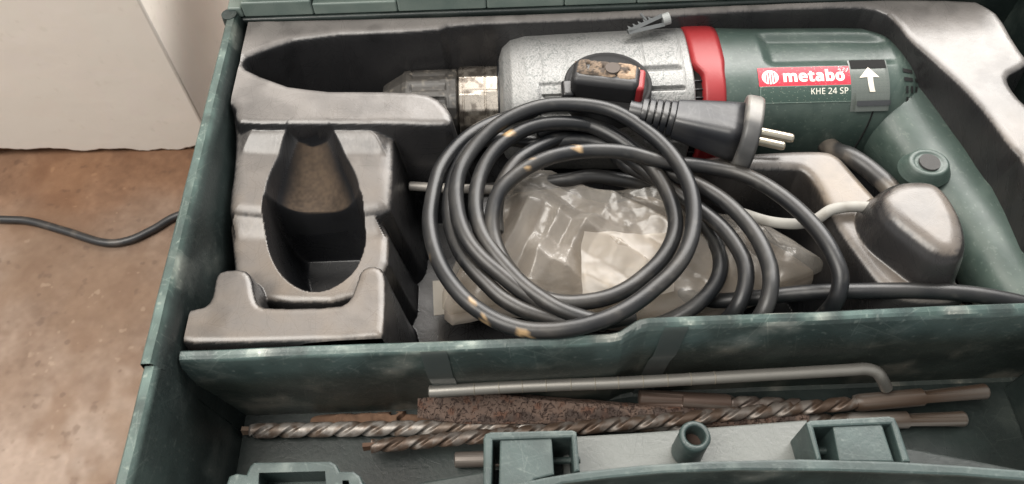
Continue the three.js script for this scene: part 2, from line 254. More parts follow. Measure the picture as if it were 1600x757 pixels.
  const hp = pl([[-0.0083, -0.1156], [0.0144, -0.1156], [0.0145, -0.0994], [0.006, -0.0975], [0.0011, -0.0896], [-0.0094, -0.09]], 0.06, 0.084, 0.0008); bases.set(hl, bases.get(toolCase)); part(hl, 'latch_plate', hp, M.greenWorn);
  part(hl, 'latch_pin', (() => { const q = new THREE.CylinderGeometry(0.0016, 0.0016, 0.014, 12); q.rotateZ(Math.PI / 2); q.translate(...[0.0201, 0.07, -0.1096]); return q; })(), M.green);
  const hr = part(toolCase, 'latch_housing', [
    pl([[0.126, -0.1179], [0.128, -0.119], [0.163, -0.1197], [0.1653, -0.1188], [0.1659, -0.1144], [0.1663, -0.0992], [0.1628, -0.0993], [0.1628, -0.116], [0.1289, -0.1157], [0.129, -0.1013], [0.1268, -0.1014]], 0.05, 0.085, 0.001)], M.greenWorn, 'right latch housing');
  part(hr, 'latch_plate', pl([[0.1376, -0.1169], [0.1593, -0.1173], [0.1598, -0.0997], [0.1365, -0.1006]], 0.06, 0.084, 0.0008), M.greenWorn);
  part(hr, 'latch_pin', (() => { const q = new THREE.CylinderGeometry(0.0018, 0.0018, 0.012, 12); q.rotateZ(Math.PI / 2); q.translate(...[0.1372, 0.07, -0.1099]); return q; })(), M.green);
  const pg = new THREE.LatheGeometry([[0.0042, -0.02], [0.0042, 0.0005], [0.0052, 0.0012], [0.0066, 0.0008], [0.007, -0.0006], [0.0068, -0.004], [0.0072, -0.021]].map(([a, b]) => new THREE.Vector2(a, b)), 28);
  pg.translate(...[0.0773, 0.082, -0.1146]); const peg = part(toolCase, 'hollow_peg', boxUV(pg), M.greenWorn);
  const bore = new THREE.CylinderGeometry(0.0043, 0.0043, 0.002, 20); bore.translate(...[0.0798, 0.072, -0.1174]); part(peg, 'bore', bore, std({ color: 0x3a2a22, roughness: 0.8 }));
  // small latch bracket on the left of the front side
  part(toolCase, 'latch_bracket', pl([[-0.1242, -0.0982], [-0.1235, -0.1022], [-0.1207, -0.1034], [-0.1163, -0.1027], [-0.1152, -0.1065], [-0.1138, -0.1079], [-0.0809, -0.1072], [-0.0785, -0.1058], [-0.0766, -0.1027], [-0.0706, -0.1025], [-0.0678, -0.1005], [-0.0658, -0.0961], [-0.0651, -0.0856], [-0.1224, -0.0876]], 0.06, 0.088, 0.001, [[[-0.1119, -0.1042], [-0.0819, -0.104], [-0.0791, -0.0887], [-0.1106, -0.0898]], [[-0.0761, -0.0997], [-0.0715, -0.0998], [-0.069, -0.0883], [-0.0746, -0.0885]]]), M.greenWorn, 'small latch bracket at the lower left of the front');
  part(toolCase, 'bracket_recess', pl([[-0.1196, -0.1093], [-0.0852, -0.109], [-0.082, -0.0907], [-0.1178, -0.0919]], 0.0601, 0.07, 0.0004), M.green);
}

// ---------------------------------------------------------------- moulded black insert
const insert = thing('case_insert', 'black moulded plastic insert with dusty raised blocks inside the green case', 'insert', [0.07, 0.016, -0.27]);
{
  const P = {
    plateau: [[-0.1591, -0.3094], [-0.1628, -0.3222], [-0.1648, -0.3532], [-0.1637, -0.3695], [-0.158, -0.3771], [-0.1449, -0.377], [-0.1338, -0.3747], [-0.0336, -0.373], [0.0432, -0.373], [0.0817, -0.3732], [0.1591, -0.3755], [0.213, -0.3756], [0.281, -0.3715], [0.2873, -0.3655], [0.2925, -0.3568], [0.2927, -0.3315], [0.2952, -0.3171], [0.2859, -0.3115], [0.2788, -0.3079], [0.2772, -0.2997], [0.2796, -0.2878], [0.2878, -0.2736], [0.2883, -0.227], [0.2872, -0.1823], [0.2635, -0.1976], [0.2643, -0.2477], [0.2602, -0.259], [0.2569, -0.2796], [0.2511, -0.2986], [0.2424, -0.3187], [0.2327, -0.3387], [0.2298, -0.3539], [0.2249, -0.3631], [0.2111, -0.3683], [0.1575, -0.3682], [0.0846, -0.3652], [0.0426, -0.3646], [-0.0316, -0.3645], [-0.041, -0.36], [-0.1167, -0.3595], [-0.1493, -0.3451], [-0.1525, -0.3395], [-0.1481, -0.3326], [-0.1153, -0.3156], [-0.0542, -0.3126], [-0.0398, -0.3086], [-0.0311, -0.2967], [-0.0296, -0.2874], [-0.0358, -0.2854], [-0.0629, -0.288], [-0.1019, -0.2898], [-0.1457, -0.2918], [-0.1494, -0.2957], [-0.151, -0.3052]],
    shelf: [[-0.1579, -0.3116], [-0.0631, -0.3091], [-0.0623, -0.2527], [-0.0642, -0.237], [-0.1475, -0.2405], [-0.1501, -0.2481], [-0.1496, -0.2739], [-0.1526, -0.3017]],
    low: [[-0.1545, -0.2576], [-0.065, -0.2538], [-0.0629, -0.1903], [-0.1393, -0.1933], [-0.143, -0.2122]],
    front: [[-0.1607, -0.1662], [-0.1621, -0.1756], [-0.1599, -0.1796], [-0.1524, -0.1817], [-0.146, -0.1831], [-0.1444, -0.1893], [-0.1451, -0.1986], [-0.1428, -0.2028], [-0.1316, -0.2031], [-0.1271, -0.1986], [-0.1245, -0.1892], [-0.1217, -0.1829], [-0.1171, -0.1806], [-0.0832, -0.18], [-0.078, -0.1832], [-0.0757, -0.1929], [-0.0744, -0.2001], [-0.069, -0.2028], [-0.0632, -0.2003], [-0.0612, -0.1923], [-0.0603, -0.1666], [-0.0621, -0.1615], [-0.137, -0.1627], [-0.1534, -0.1633], [-0.159, -0.1662]],
    pocket: [[-0.1121, -0.3013], [-0.1073, -0.3011], [-0.1031, -0.2957], [-0.097, -0.2846], [-0.0882, -0.2698], [-0.0827, -0.2573], [-0.0802, -0.2383], [-0.0793, -0.2222], [-0.0846, -0.207], [-0.0993, -0.1987], [-0.1144, -0.2071], [-0.1245, -0.2241], [-0.1278, -0.2403], [-0.1289, -0.2559], [-0.1261, -0.2688], [-0.1199, -0.2847], [-0.1155, -0.2962]],
    ridge: [[0.1023, -0.2694], [0.1286, -0.2709], [0.1706, -0.2717], [0.1788, -0.2673], [0.1831, -0.2574], [0.1904, -0.2393], [0.1962, -0.2284], [0.1985, -0.2087], [0.2095, -0.1933], [0.219, -0.1828], [0.2183, -0.1779], [0.2062, -0.1739], [0.1826, -0.1765], [0.1764, -0.1874], [0.1683, -0.21], [0.1649, -0.2218], [0.163, -0.2421], [0.1586, -0.2551], [0.152, -0.2588], [0.1007, -0.2594]],
    post: [[0.18, -0.2196], [0.1832, -0.2264], [0.1912, -0.2324], [0.2012, -0.2339], [0.2109, -0.2323], [0.2154, -0.225], [0.2173, -0.2104], [0.215, -0.1972], [0.21, -0.1889], [0.204, -0.187], [0.1968, -0.1887], [0.189, -0.199], [0.1813, -0.2093]],
    foot: [[0.214, -0.2], [0.2514, -0.1977], [0.2499, -0.1888], [0.2076, -0.1905]],
    step: [[-0.2045, -0.3351], [-0.1712, -0.3336], [-0.1478, -0.1843], [-0.1968, -0.1862], [-0.1924, -0.2428]],
  };
  for (const k of Object.keys(P)) P[k] = chaikin(P[k], k === 'plateau' || k === 'front' ? 1 : 2);
  const bb = {}; for (const k of Object.keys(P)) bb[k] = P[k].reduce((b, [x, z]) => [Math.min(b[0], x), Math.max(b[1], x), Math.min(b[2], z), Math.max(b[3], z)], [9, -9, 9, -9]);
  const sd = (k, x, z, far = 0.02) => {                             // signed distance, > 0 inside
    const b = bb[k]; if (x < b[0] - far || x > b[1] + far || z < b[2] - far || z > b[3] + far) return -far;
    const p = P[k]; let d = 1e9, inside = false;
    for (let i = 0, j = p.length - 1; i < p.length; j = i++) {
      const ax = p[j][0], az = p[j][1], bx = p[i][0], bz = p[i][1], ex = bx - ax, ez = bz - az, t = clamp(((x - ax) * ex + (z - az) * ez) / (ex * ex + ez * ez || 1e-12));
      const dx = x - ax - ex * t, dz = z - az - ez * t; d = Math.min(d, dx * dx + dz * dz);
      if ((az > z) !== (bz > z) && x < (bx - ax) * (z - az) / (bz - az) + ax) inside = !inside;
    }
    return (inside ? 1 : -1) * Math.sqrt(d);
  };
  const smax = (a, b, k = 0.0025) => { const h = Math.max(k - Math.abs(a - b), 0) / k; return Math.max(a, b) + h * h * k * 0.25; };
  const smin = (a, b, k) => -smax(-a, -b, k);
  const up = (k, x, z, base, h, w, r) => {                          // raised block: rounded shoulder of radius r, leaning side of width w
    const d = sd(k, x, z, w + 0.002); if (d <= -w) return -1;
    if (d >= r) return h;
    if (d > 0) { const t = 1 - d / r; return h - r * 0.75 * (1 - Math.sqrt(Math.max(0, 1 - t * t * 0.85))); }
    const y0 = h - r * 0.75 * (1 - Math.sqrt(0.15)); const t = -d / w; return lerp(y0, base, 1 - Math.pow(1 - t, 1.25));
  };
  const x0 = -0.1535, x1 = 0.309, z0 = -0.3725, z1 = (x) => lerp(-0.1606, -0.1705, clamp((x + 0.1535) / 0.385)), s = 0.0006, nx = Math.round((x1 - x0) / s), nz = Math.round((-0.163 - z0) / s);
  const ZT = -0.3039, ZD = -0.2514;
  const heightAt = (x, z) => {
    let y = 0.020 + 0.0006 * fbm3(x * 40, 0, z * 40, 2);
    y = smax(y, up('step', x, z, 0.02, 0.03, 0.006, 0.004));
    y = smax(y, up('low', x, z, 0.02, 0.0755, 0.008, 0.005), 0.005);
    const yLow = y, hs = 0.0895 - 0.15 * (z + 0.285), ds = sd('shelf', x, z, 0.02);
    y = smax(y, up('shelf', x, z, 0.02, hs, 0.012, 0.008), 0.006);
    if (ds < 0.004 && ds > -0.013 && sd('low', x, z, 0.02) > 0.002) y = Math.max(y, lerp(hs - 0.002, yLow, smooth(-0.004, 0.013, -ds)));
    if (ds > 0.003) { const dp = sd('plateau', x, z, 0.02); if (dp < 0.004 && dp > -0.015) y = Math.max(y, lerp(0.0945, y, Math.max(smooth(-0.002, 0.0145, -dp), smooth(0.013, 0.003, ds)))); }
    const dn = sd('pocket', x, z, 0.02);
    if (dn > -0.006) { const ledge = lerp(0.086, 0.065, smooth(ZT, ZD - 0.004, z)), fl = lerp(ledge, 0.024, smooth(ZD - 0.0035, ZD + 0.0035, z)); const q = clamp((dn + 0.003) / lerp(0.019, 0.011, smooth(ZD - 0.004, ZD + 0.006, z))), w = 1 - Math.sqrt(1 - (1 - q) * (1 - q)); y = smin(y, dn < -0.003 ? 0.1 : lerp(fl, 0.096, w), 0.004); }
    y = smax(y, up('foot', x, z, 0.02, 0.04, 0.006, 0.004));
    y = smax(y, up('ridge', x, z, 0.02, 0.085, 0.011, 0.006), 0.005);
    { const d = sd('post', x, z, 0.03), r = 0.009; if (d > -0.02) { const t = clamp(1 - d / r, 0, 1); const yy = d > 0 ? 0.1065 - r * 0.8 * (1 - Math.sqrt(Math.max(0, 1 - t * t * 0.9))) : lerp(0.1015, 0.03, smooth(0, 1, Math.pow(clamp(-d / 0.02), 0.85))); y = smax(y, yy, 0.006); } }
    // the bottle shaped pocket
    y = smax(y, up('front', x, z, 0.02, 0.0925, 0.007, 0.004), 0.003);
    y = smax(y, up('plateau', x, z, 0.02, 0.0985, 0.011, 0.005), 0.006);
    return y + 0.00035 * (fbm3(x * 70, 3, z * 70, 2) - 0.5);
  };
  const pos = new Float32Array((nx + 1) * (nz + 1) * 3), uv = new Float32Array((nx + 1) * (nz + 1) * 2), idx = [];
  for (let j = 0; j <= nz; j++) for (let i = 0; i <= nx; i++) { const k = j * (nx + 1) + i, x = x0 + i * s, z = lerp(z0, z1(x), j / nz); pos[k * 3] = x; pos[k * 3 + 1] = heightAt(x, z); pos[k * 3 + 2] = z; uv[k * 2] = x; uv[k * 2 + 1] = z + pos[k * 3 + 1]; }
  for (let j = 0; j < nz; j++) for (let i = 0; i < nx; i++) { const a = j * (nx + 1) + i, b = a + 1, c = a + nx + 1, d = c + 1; idx.push(a, c, b, b, c, d); }
  const g = new THREE.BufferGeometry(); g.setAttribute('position', new THREE.BufferAttribute(pos, 3)); g.setAttribute('uv', new THREE.BufferAttribute(uv, 2)); g.setIndex(idx); g.computeVertexNormals();
  const tanAt = [[0.1923, 0.06, -0.217], [0.2332, 0.04, -0.1953], [0.176, 0.085, -0.2458]];
  paint(g, (x, y, z, a, ny) => {
    const n = fbm3(x * 70, y * 40, z * 70, 5), f = noise3(x * 1500, y * 1500, z * 1500), f2 = noise3(x * 700, y * 700, z * 700), cl = fbm3(x * 22, 3, z * 22, 3);
    const flat = smooth(0.55, 0.985, ny); let d = flat * (0.66 + 0.35 * (n - 0.5) + 0.3 * (cl - 0.5) + 0.16 * smooth(-0.3, -0.34, z));
    d *= lerp(0.06, 1, smooth(0.05, 0.08, y));                     // colour goes darker down in the deep wells
    const half = flat * (1 - flat) * 4; d += half * (0.35 * (f - 0.5) + 0.4 * (f2 - 0.5));
    d = Math.max(clamp(d), (0.05 + 0.08 * (n - 0.3)) * smooth(0.035, 0.07, y));   // upright sides painted paler, standing in for light the plastic reflects
    let dust = mix3([0.185, 0.172, 0.162], [0.16, 0.128, 0.098], clamp(smooth(-0.31, -0.22, z) * (0.3 + 1.1 * (n - 0.35))));
    let t = 0; for (const q of tanAt) t = Math.max(t, smooth(0.032, 0.006, Math.hypot(x - q[0], (y - q[1]) * 0.7, z - q[2])));
    dust = mix3(dust, [0.22, 0.16, 0.1], t * 0.6); d = clamp(Math.max(d, t * (0.25 + 0.5 * n + 0.35 * (f2 - 0.5)) * smooth(0.1, 0.5, ny)));
    const pk = y < 0.09 && x < -0.05 && x > -0.13 && z < -0.2 && z > -0.32 ? smooth(-0.0005, 0.003, sd('pocket', x, z, 0.02)) : 0;
    if (pk) { const m = smooth(0.5, 0.8, ny) * smooth(0.055, 0.062, y) * smooth(ZT + 0.004, ZT + 0.02, z + 0.012 * (n - 0.5)); dust = mix3(dust, [0.082, 0.06, 0.043], pk); d = lerp(d, clamp(m * (0.35 + 0.9 * n + 0.5 * (f2 - 0.5))), pk); }
    return mix3([0.010, 0.0105, 0.012], dust, d);
  });
  const c4 = g.attributes.position, keep = [], seat = [];
  for (let i = 0; i < idx.length; i += 3) { const k = idx[i], x = c4.getX(k), y = c4.getY(k), z = c4.getZ(k); const on = (y < 0.09 && y > 0.05 && x < -0.05 && x > -0.13 && z < ZD + 0.006 && z > -0.32 && sd('pocket', x, z, 0.02) > 0.0015); (on ? seat : keep).push(idx[i], idx[i + 1], idx[i + 2]); }
  const sub = (ix) => { const q = g.clone(); q.setIndex(ix); return q; };
  const body = part(insert, 'moulding', sub(keep), M.tray); part(body, 'dusty_patch', sub(seat), M.trayDust, 'matt brown dust in the bottle shaped recess');
}

// ---------------------------------------------------------------- hammer drill
const CZ = (x) => -0.3400 + (x + 0.04) * 0.0158, CY = 0.056;
const drill = thing('hammer_drill', 'green and silver hammer drill with red ring lying in the insert', 'hammer drill', [0.1, 0.02, -0.33]);
{
  const sp = (a, n) => Math.sign(a) * Math.pow(Math.abs(a), 2 / n);
  const table = (x, t) => { for (let i = 1; i < t.length; i++) if (x <= t[i][0] || i === t.length - 1) { const u = clamp((x - t[i - 1][0]) / (t[i][0] - t[i - 1][0])); return t[i].map((v, k) => lerp(t[i - 1][k], v, u)); } };
  // gearbox sections: x, half height, half depth, squareness
  const gear = [[-0.0045, 0.012, 0.012, 2], [-0.0042, 0.026, 0.027, 2.2], [-0.002, 0.031, 0.032, 2.4], [0.003, 0.0345, 0.0352, 2.7], [0.012, 0.0358, 0.0368, 3], [0.055, 0.0372, 0.0378, 3], [0.105, 0.0385, 0.0388, 2.9], [0.1065, 0.0383, 0.0386, 2.9], [0.1072, 0.0375, 0.0378, 2.9], [0.1072, 0.03, 0.03, 2.9]];
  const ptG = (x, th, off = 0) => { const [, ry, rz, n] = table(x, gear); return [x, CY + (ry + off) * sp(Math.sin(th), n), CZ(x) + (rz + off) * sp(Math.cos(th), n)]; };
  const grooves = (x, th) => {                                      // long shallow grooves cast into the housing
    let d = 0; for (const [t0, a, b] of [[1.42, 0.066, 0.1], [1.05, 0.078, 0.101], [0.74, 0.08, 0.102], [0.42, 0.08, 0.102], [0.1, 0.08, 0.102], [0.98, 0.021, 0.036], [0.6, 0.021, 0.036]]) d = Math.max(d, smooth(0.038, 0.02, Math.abs(th - t0)) * smooth(a - 0.001, a + 0.001, x) * smooth(b + 0.001, b - 0.001, x));
    const panel = smooth(0.018, 0.0195, x) * smooth(0.05, 0.045, x) * smooth(0.2, 0.26, th) * smooth(1.26, 1.2, th);
    return -0.0022 * d - 0.0011 * panel;
  };
  const xsG = []; for (let i = 0; i < gear.length - 1; i++) { const n = Math.max(1, Math.round((gear[i + 1][0] - gear[i][0]) / 0.0008)); for (let k = 0; k < n; k++) xsG.push(lerp(gear[i][0], gear[i + 1][0], k / n)); } xsG.push(0.10721);
  const gi = skin(xsG.length - 1, 320, (u, v) => { const i = Math.round(u * (xsG.length - 1)), th = -Math.PI / 2 + v * Math.PI * 2; const x = xsG[i]; if (i === xsG.length - 1) { return [0.1072, CY + 0.03 * Math.sin(th), CZ(x) + 0.03 * Math.cos(th)]; } return ptG(x, th, grooves(x, th)); }, true, true, true);
  part(drill, 'gear_housing', gi, M.cast, 'speckled silver metal gear housing');
  const seam = new THREE.TorusGeometry(0.0255, 0.0009, 8, 60); seam.rotateY(Math.PI / 2); seam.translate(-0.0046, CY, CZ(0)); part(drill, 'collar_seam', seam, M.black);
  // chuck
  const lathe = (p, seg = 72, mod) => { const pts = p; const g = skin(pts.length - 1, seg, (u, v) => { const [x, r] = pts[Math.round(u * (pts.length - 1))], th = v * Math.PI * 2, q = r + (mod ? mod(x, th) : 0); return [x, CY + q * Math.sin(th), CZ(x) + q * Math.cos(th)]; }, true, true, true); return toCreasedNormals(g.toNonIndexed(), 0.5); };
  const fine = (p, step) => { const o = []; for (let i = 0; i < p.length - 1; i++) { const n = Math.max(1, Math.ceil(Math.abs(p[i + 1][0] - p[i][0]) / step)); for (let k = 0; k < n; k++) o.push([lerp(p[i][0], p[i + 1][0], k / n), lerp(p[i][1], p[i + 1][1], k / n)]); } o.push(p[p.length - 1]); return o; };
  const chuck = part(drill, 'chuck', paint(lathe(fine([[-0.0765, 0.0085], [-0.0755, 0.0125], [-0.0742, 0.0135], [-0.064, 0.0192], [-0.0625, 0.0206], [-0.06, 0.0212], [-0.036, 0.0216], [-0.0345, 0.0212], [-0.033, 0.0216], [-0.0305, 0.0216], [-0.0295, 0.0206]], 0.0008), 144, (x, th) => { const inr = smooth(-0.0585, -0.0565, x) * smooth(-0.0355, -0.0375, x); return -0.0016 * inr * smooth(0.2, 0.75, Math.abs(((th / (Math.PI * 2) * 14) % 1) * 2 - 1)); }), (x, y, z, a, ny) => mix3([0.024, 0.023, 0.022], [0.13, 0.115, 0.095], clamp(smooth(0.35, 0.95, ny) * 0.3 * fbm3(x * 200, y * 200, z * 200) + 0.55 * smooth(0.62, 0.75, fbm3(x * 500, y * 500, z * 500, 2)) * smooth(0, 0.5, ny)))), M.rubber, 'black ribbed plastic chuck with dust');
  part(chuck, 'chuck_nose', lathe([[-0.0785, 0.006], [-0.0782, 0.008], [-0.0768, 0.0088], [-0.0762, 0.0086]]), M.steel);
  part(drill, 'chuck_ring', lathe([[-0.0292, 0.019], [-0.029, 0.0222], [-0.0282, 0.0228], [-0.0265, 0.0228], [-0.0262, 0.0224], [-0.0255, 0.0224], [-0.0252, 0.0229], [-0.0135, 0.0229], [-0.0131, 0.0223], [-0.0125, 0.0223], [-0.0122, 0.0228], [-0.005, 0.0228], [-0.0044, 0.0222]]), std({ map: tex(256, 0.06, (u, v) => mix3([0.68, 0.65, 0.61], [0.47, 0.44, 0.41], smooth(0.45, 0.75, tfbm(u, v, 14, 5, 31)))), metalness: 0.85, roughness: 0.36, roughnessMap: roughSpots }), 'scratched bare metal chuck ring');
  // red ring, with a dark ventilation gap on the side that looks up
  const mot = [[0.1065, 0.0385, 0.0388, 2.8], [0.12, 0.0388, 0.039, 2.7], [0.15, 0.0382, 0.0385, 2.55], [0.2, 0.0378, 0.038, 2.5], [0.216, 0.0374, 0.0374, 2.45], [0.226, 0.0352, 0.0355, 2.3], [0.236, 0.0307, 0.0315, 2.2], [0.245, 0.0248, 0.026, 2.1], [0.252, 0.0175, 0.019, 2], [0.2558, 0.010, 0.011, 2], [0.2568, 0.005, 0.006, 2]];
  const ptM = (x, th, off = 0) => { const [, ry, rz, n] = table(x, mot); return [x, CY + (ry + off) * sp(Math.sin(th), n), CZ(x) + (rz + off) * sp(Math.cos(th), n)]; };
  const gapAt = (th) => smooth(1.5, 1.25, th) * smooth(-1.2, -0.9, th);
  const wrap = (th) => { while (th > Math.PI) th -= 2 * Math.PI; while (th < -Math.PI) th += 2 * Math.PI; return th; };
  part(drill, 'red_ring', skin(8, 200, (u, v) => { const th = wrap(-Math.PI / 2 + v * Math.PI * 2), xa = lerp(0.1067, 0.1118, gapAt(th)), x = lerp(xa, 0.1255 - 0.0012 * gapAt(th), clamp((u - 0.125) / 0.75)); return ptM(x, th, u === 0 || u === 1 ? -0.004 : u < 0.2 || u > 0.8 ? 0.0008 : 0.0011); }, true), M.red, 'red plastic ring between the two housings');
  const vg = part(drill, 'ventilation_gap', skin(2, 120, (u, v) => ptM(lerp(0.1068, 0.1135, u), lerp(-1.3, 1.6, v), -0.0035), false), M.void);
  const fins = []; for (let th = -0.9; th < 1.3; th += 0.16) { const a = ptM(0.107, th, -0.0022), b = ptM(0.114, th, -0.0022); fins.push(tube([a, b], 0.0006, 2, 6)); } part(vg, 'cooling_fins', fins, M.black);
  // motor housing with its long hollow
  const dent = (x, th) => { const t = 1.67 - 0.22 * smooth(0.19, 0.226, x) * 0; return -0.0042 * smooth(0.147, 0.156, x) * smooth(0.233, 0.214, x) * smooth(0.34, 0.16, Math.abs(th - t)); };
  part(drill, 'motor_housing', skin(150, 300, (u, v) => { const x = 0.1222 + (0.2568 - 0.1222) * u, th = wrap(-Math.PI / 2 + v * 2 * Math.PI); return ptM(x, th, dent(x, th)); }, true, true, true), M.body, 'dark green plastic motor housing');
  // name plate
  const c = document.createElement('canvas'); c.width = 1024; c.height = 384; const k = c.getContext('2d');
  k.fillStyle = '#33463f'; k.fillRect(0, 0, 1024, 384); k.fillStyle = '#c3283a'; k.fillRect(0, 0, 1024, 196);
  k.fillStyle = '#f4efe8'; k.beginPath(); k.ellipse(130, 100, 92, 74, 0, 0, 7); k.fill();
  k.strokeStyle = '#c3283a'; k.lineWidth = 13; for (const [dx, h0] of [[-42, 52], [-14, 74], [14, 74], [42, 52]]) { k.beginPath(); k.moveTo(130 + dx, 100 - h0 + (Math.abs(dx) < 20 ? 22 : 0)); k.lineTo(130 + dx, 100 + h0); k.stroke(); }
  k.fillStyle = '#e4ddd2'; k.font = 'bold 158px sans-serif'; k.textBaseline = 'alphabetic'; const tw = k.measureText('metabo').width; k.save(); k.translate(262, 150); k.scale(690 / tw, 1); k.fillText('metabo', 0, 0); k.lineWidth = 6; k.strokeStyle = '#e4ddd2'; k.strokeText('metabo', 0, 0); k.restore();
  k.font = '92px sans-serif'; k.fillStyle = '#ddd8cc'; const t2 = k.measureText('KHE 24 SP').width; k.save(); k.translate(560, 292); k.scale(420 / t2, 1); k.fillText('KHE 24 SP', 0, 0); k.restore();
  k.strokeStyle = '#7d8a82'; k.lineWidth = 4; k.strokeRect(14, 200, 1000, 176); const rr = mulberry(5); for (let i = 0; i < 700; i++) { k.fillStyle = rr() < 0.5 ? 'rgba(235,225,210,0.45)' : 'rgba(60,30,30,0.35)'; const w = 2 + rr() * 7; k.fillRect(rr() * 1024, rr() * 384, w, w * 0.7); } for (let i = 0; i < 30; i++) { k.fillStyle = 'rgba(240,235,225,0.7)'; k.fillRect(880 + rr() * 140, rr() * 60, 4 + rr() * 14, 3 + rr() * 7); }
  const ct = new THREE.CanvasTexture(c); ct.colorSpace = THREE.SRGBColorSpace;
  const lx0 = 0.1434, lx1 = 0.1966;
  const patch = (xa, xb, ta, tb, off, nu = 40, nv = 24) => { const g = skin(nu, nv, (u, v) => ptM(lerp(xa, xb, u), lerp(ta, tb, v), off), false); const uv = g.attributes.uv; for (let i = 0; i <= nu; i++) for (let j = 0; j <= nv; j++) uv.setXY(i * (nv + 1) + j, i / nu, 1 - j / nv); const ix = g.index.array; return g; };
  const lab = patch(lx0, lx1, 1.33, 0.72, 0.00035); part(drill, 'name_plate', lab, std({ map: ct, roughness: 0.45, side: THREE.DoubleSide }));
  // rotation switch: dark window with a white arrow and a slider
  const wx0 = 0.1957, wx1 = 0.2183;
  const sw = part(drill, 'rotation_switch', [patch(wx0, wx1, 1.42, 0.55, 0.0004), patch(wx0 + 0.002, wx1 - 0.001, 0.86, 0.56, 0.0022, 20, 12)], std({ color: 0x5a605c, roughness: 0.42, roughnessMap: roughSpots }));
  const hollow = patch(wx0 + 0.001, wx1 - 0.001, 1.42, 1.28, 0.0007, 10, 6); part(sw, 'switch_slot', hollow, M.void);
  const ar = (u, v) => ptM(lerp(wx0 + 0.003, wx1 - 0.004, u), lerp(1.3, 0.88, v), 0.0007);
  const as = mergeGeometries([skin(6, 6, (u, v) => ar(0.43 + 0.2 * u + 0.1 * (v - 0.4) * v, lerp(0.36, 1, v)), false), skin(6, 8, (u, v) => ar(0.5 + (u - 0.5) * 0.74 * v, lerp(0.0, 0.42, v) - 0.06 * v * (0.5 - Math.abs(u - 0.5))), false)].map((g) => g.toNonIndexed()));
  part(sw, 'arrow', as, std({ color: 0xd2cbbd, roughness: 0.6, side: THREE.DoubleSide }));
  const slid = patch(wx0 + 0.002, wx1 - 0.001, 0.74, 0.66, 0.0036, 20, 4); part(sw, 'slider', slid, std({ color: 0x3a3c3e, roughness: 0.35, side: THREE.DoubleSide }));
  // ventilation slots of the rear dome
  for (const [th, x0, n, step, w, h] of [[1.3, 0.2285, 1, 0, 0.007, 0.07], [1.14, 0.2285, 2, 0.0085, 0.0065, 0.07], [0.98, 0.2295, 4, 0.0036, 0.0017, 0.13], [0.78, 0.2298, 4, 0.0036, 0.0017, 0.14], [0.56, 0.23, 3, 0.0034, 0.0016, 0.15]])
    for (let q = 0; q < n; q++) part(drill, 'ventilation_slot', patch(x0 + q * step, x0 + q * step + w, th, th - h, 0.0005, 8, 6), M.void);
  part(drill, 'shell_seam', tube([0.75, 0.5, 0.2, -0.1, -0.4, -0.7].map((t, i) => ptM(0.2105 - i * 0.0012, t, 0.0001)), 0.0005, 40, 6), M.void);
  // pistol handle, lying towards the viewer's right
  const mid = [[0.2311, 0.057, -0.3242], [0.2385, 0.056, -0.3022], [0.2472, 0.055, -0.2746], [0.2562, 0.054, -0.2456], [0.2631, 0.054, -0.2158], [0.2692, 0.054, -0.1958], [0.2741, 0.054, -0.1787]], hc = new THREE.CatmullRomCurve3(mid.map(V));
  const hw = (u) => table(u, [[0, 0.026], [0.18, 0.0255], [0.4, 0.0235], [0.7, 0.0235], [0.85, 0.0255], [1, 0.028]])[1];
  part(drill, 'handle', skin(90, 90, (u, v) => { const p = hc.getPointAt(u), t = hc.getTangentAt(u), w = hw(u), th = v * Math.PI * 2; const nx = -t.z, nz = t.x; const l = Math.hypot(nx, nz), a = w * sp(Math.cos(th), 2.6), b = 0.0205 * sp(Math.sin(th), 2.5) * lerp(1.15, 0.95, smooth(0, 0.3, u)); return [p.x + nx / l * a, p.y + b, p.z + nz / l * a]; }, true, true, true), M.body, 'dark green plastic pistol handle');
  part(drill, 'trigger', paint(tube([[0.1871, 0.045, -0.3161], [0.1915, 0.058, -0.2909], [0.1964, 0.063, -0.2818], [0.2046, 0.064, -0.2704], [0.2117, 0.064, -0.2574], [0.2155, 0.06, -0.2505]], 0.0055, 60, 16), (x, y, z) => mix3([0.02, 0.02, 0.02], [0.2, 0.17, 0.14], 0.6 * smooth(0.45, 0.8, fbm3(x * 90, y * 90, z * 90)))), M.rubber);
  const bp = [0.228, 0.0785, -0.2628], boss = part(drill, 'button_boss', (() => { const g = new THREE.LatheGeometry([[0.0001, 0.0015], [0.0075, 0.0015], [0.0085, 0.0022], [0.0102, 0.003], [0.0118, 0.002], [0.0135, -0.002], [0.0155, -0.0065]].map((q) => new THREE.Vector2(...q)), 40); g.scale(0.92, 0.75, 0.8); g.translate(...bp); return g; })(), M.body);
  part(boss, 'lock_button', (() => { const g = new THREE.CylinderGeometry(0.0055, 0.0058, 0.003, 32); g.translate(bp[0] + 0.0003, bp[1] + 0.0008, bp[2]); return g; })(), std({ color: 0x3c3c3b, roughness: 0.55, bumpMap: fineBump, bumpScale: 0.0002 }));
  // mode knob on top of the gear housing
  const kc = [0.0569, 0.097, -0.3137], ky = 0.0925;
  const disc = new THREE.LatheGeometry([[0.0001, 0.0035], [0.021, 0.0035], [0.0222, 0.0045], [0.0236, 0.005], [0.0246, 0.0042], [0.0248, 0.001], [0.0252, -0.006]].map((q) => new THREE.Vector2(...q)), 64); disc.translate(kc[0], ky, kc[2]);
  const knob = part(drill, 'mode_knob', [boxUV(disc)], std({ color: 0x0e0e0f, roughness: 0.75, bumpMap: fineBump, bumpScale: 0.0001 }), 'round black mode selector knob with sandy dust');
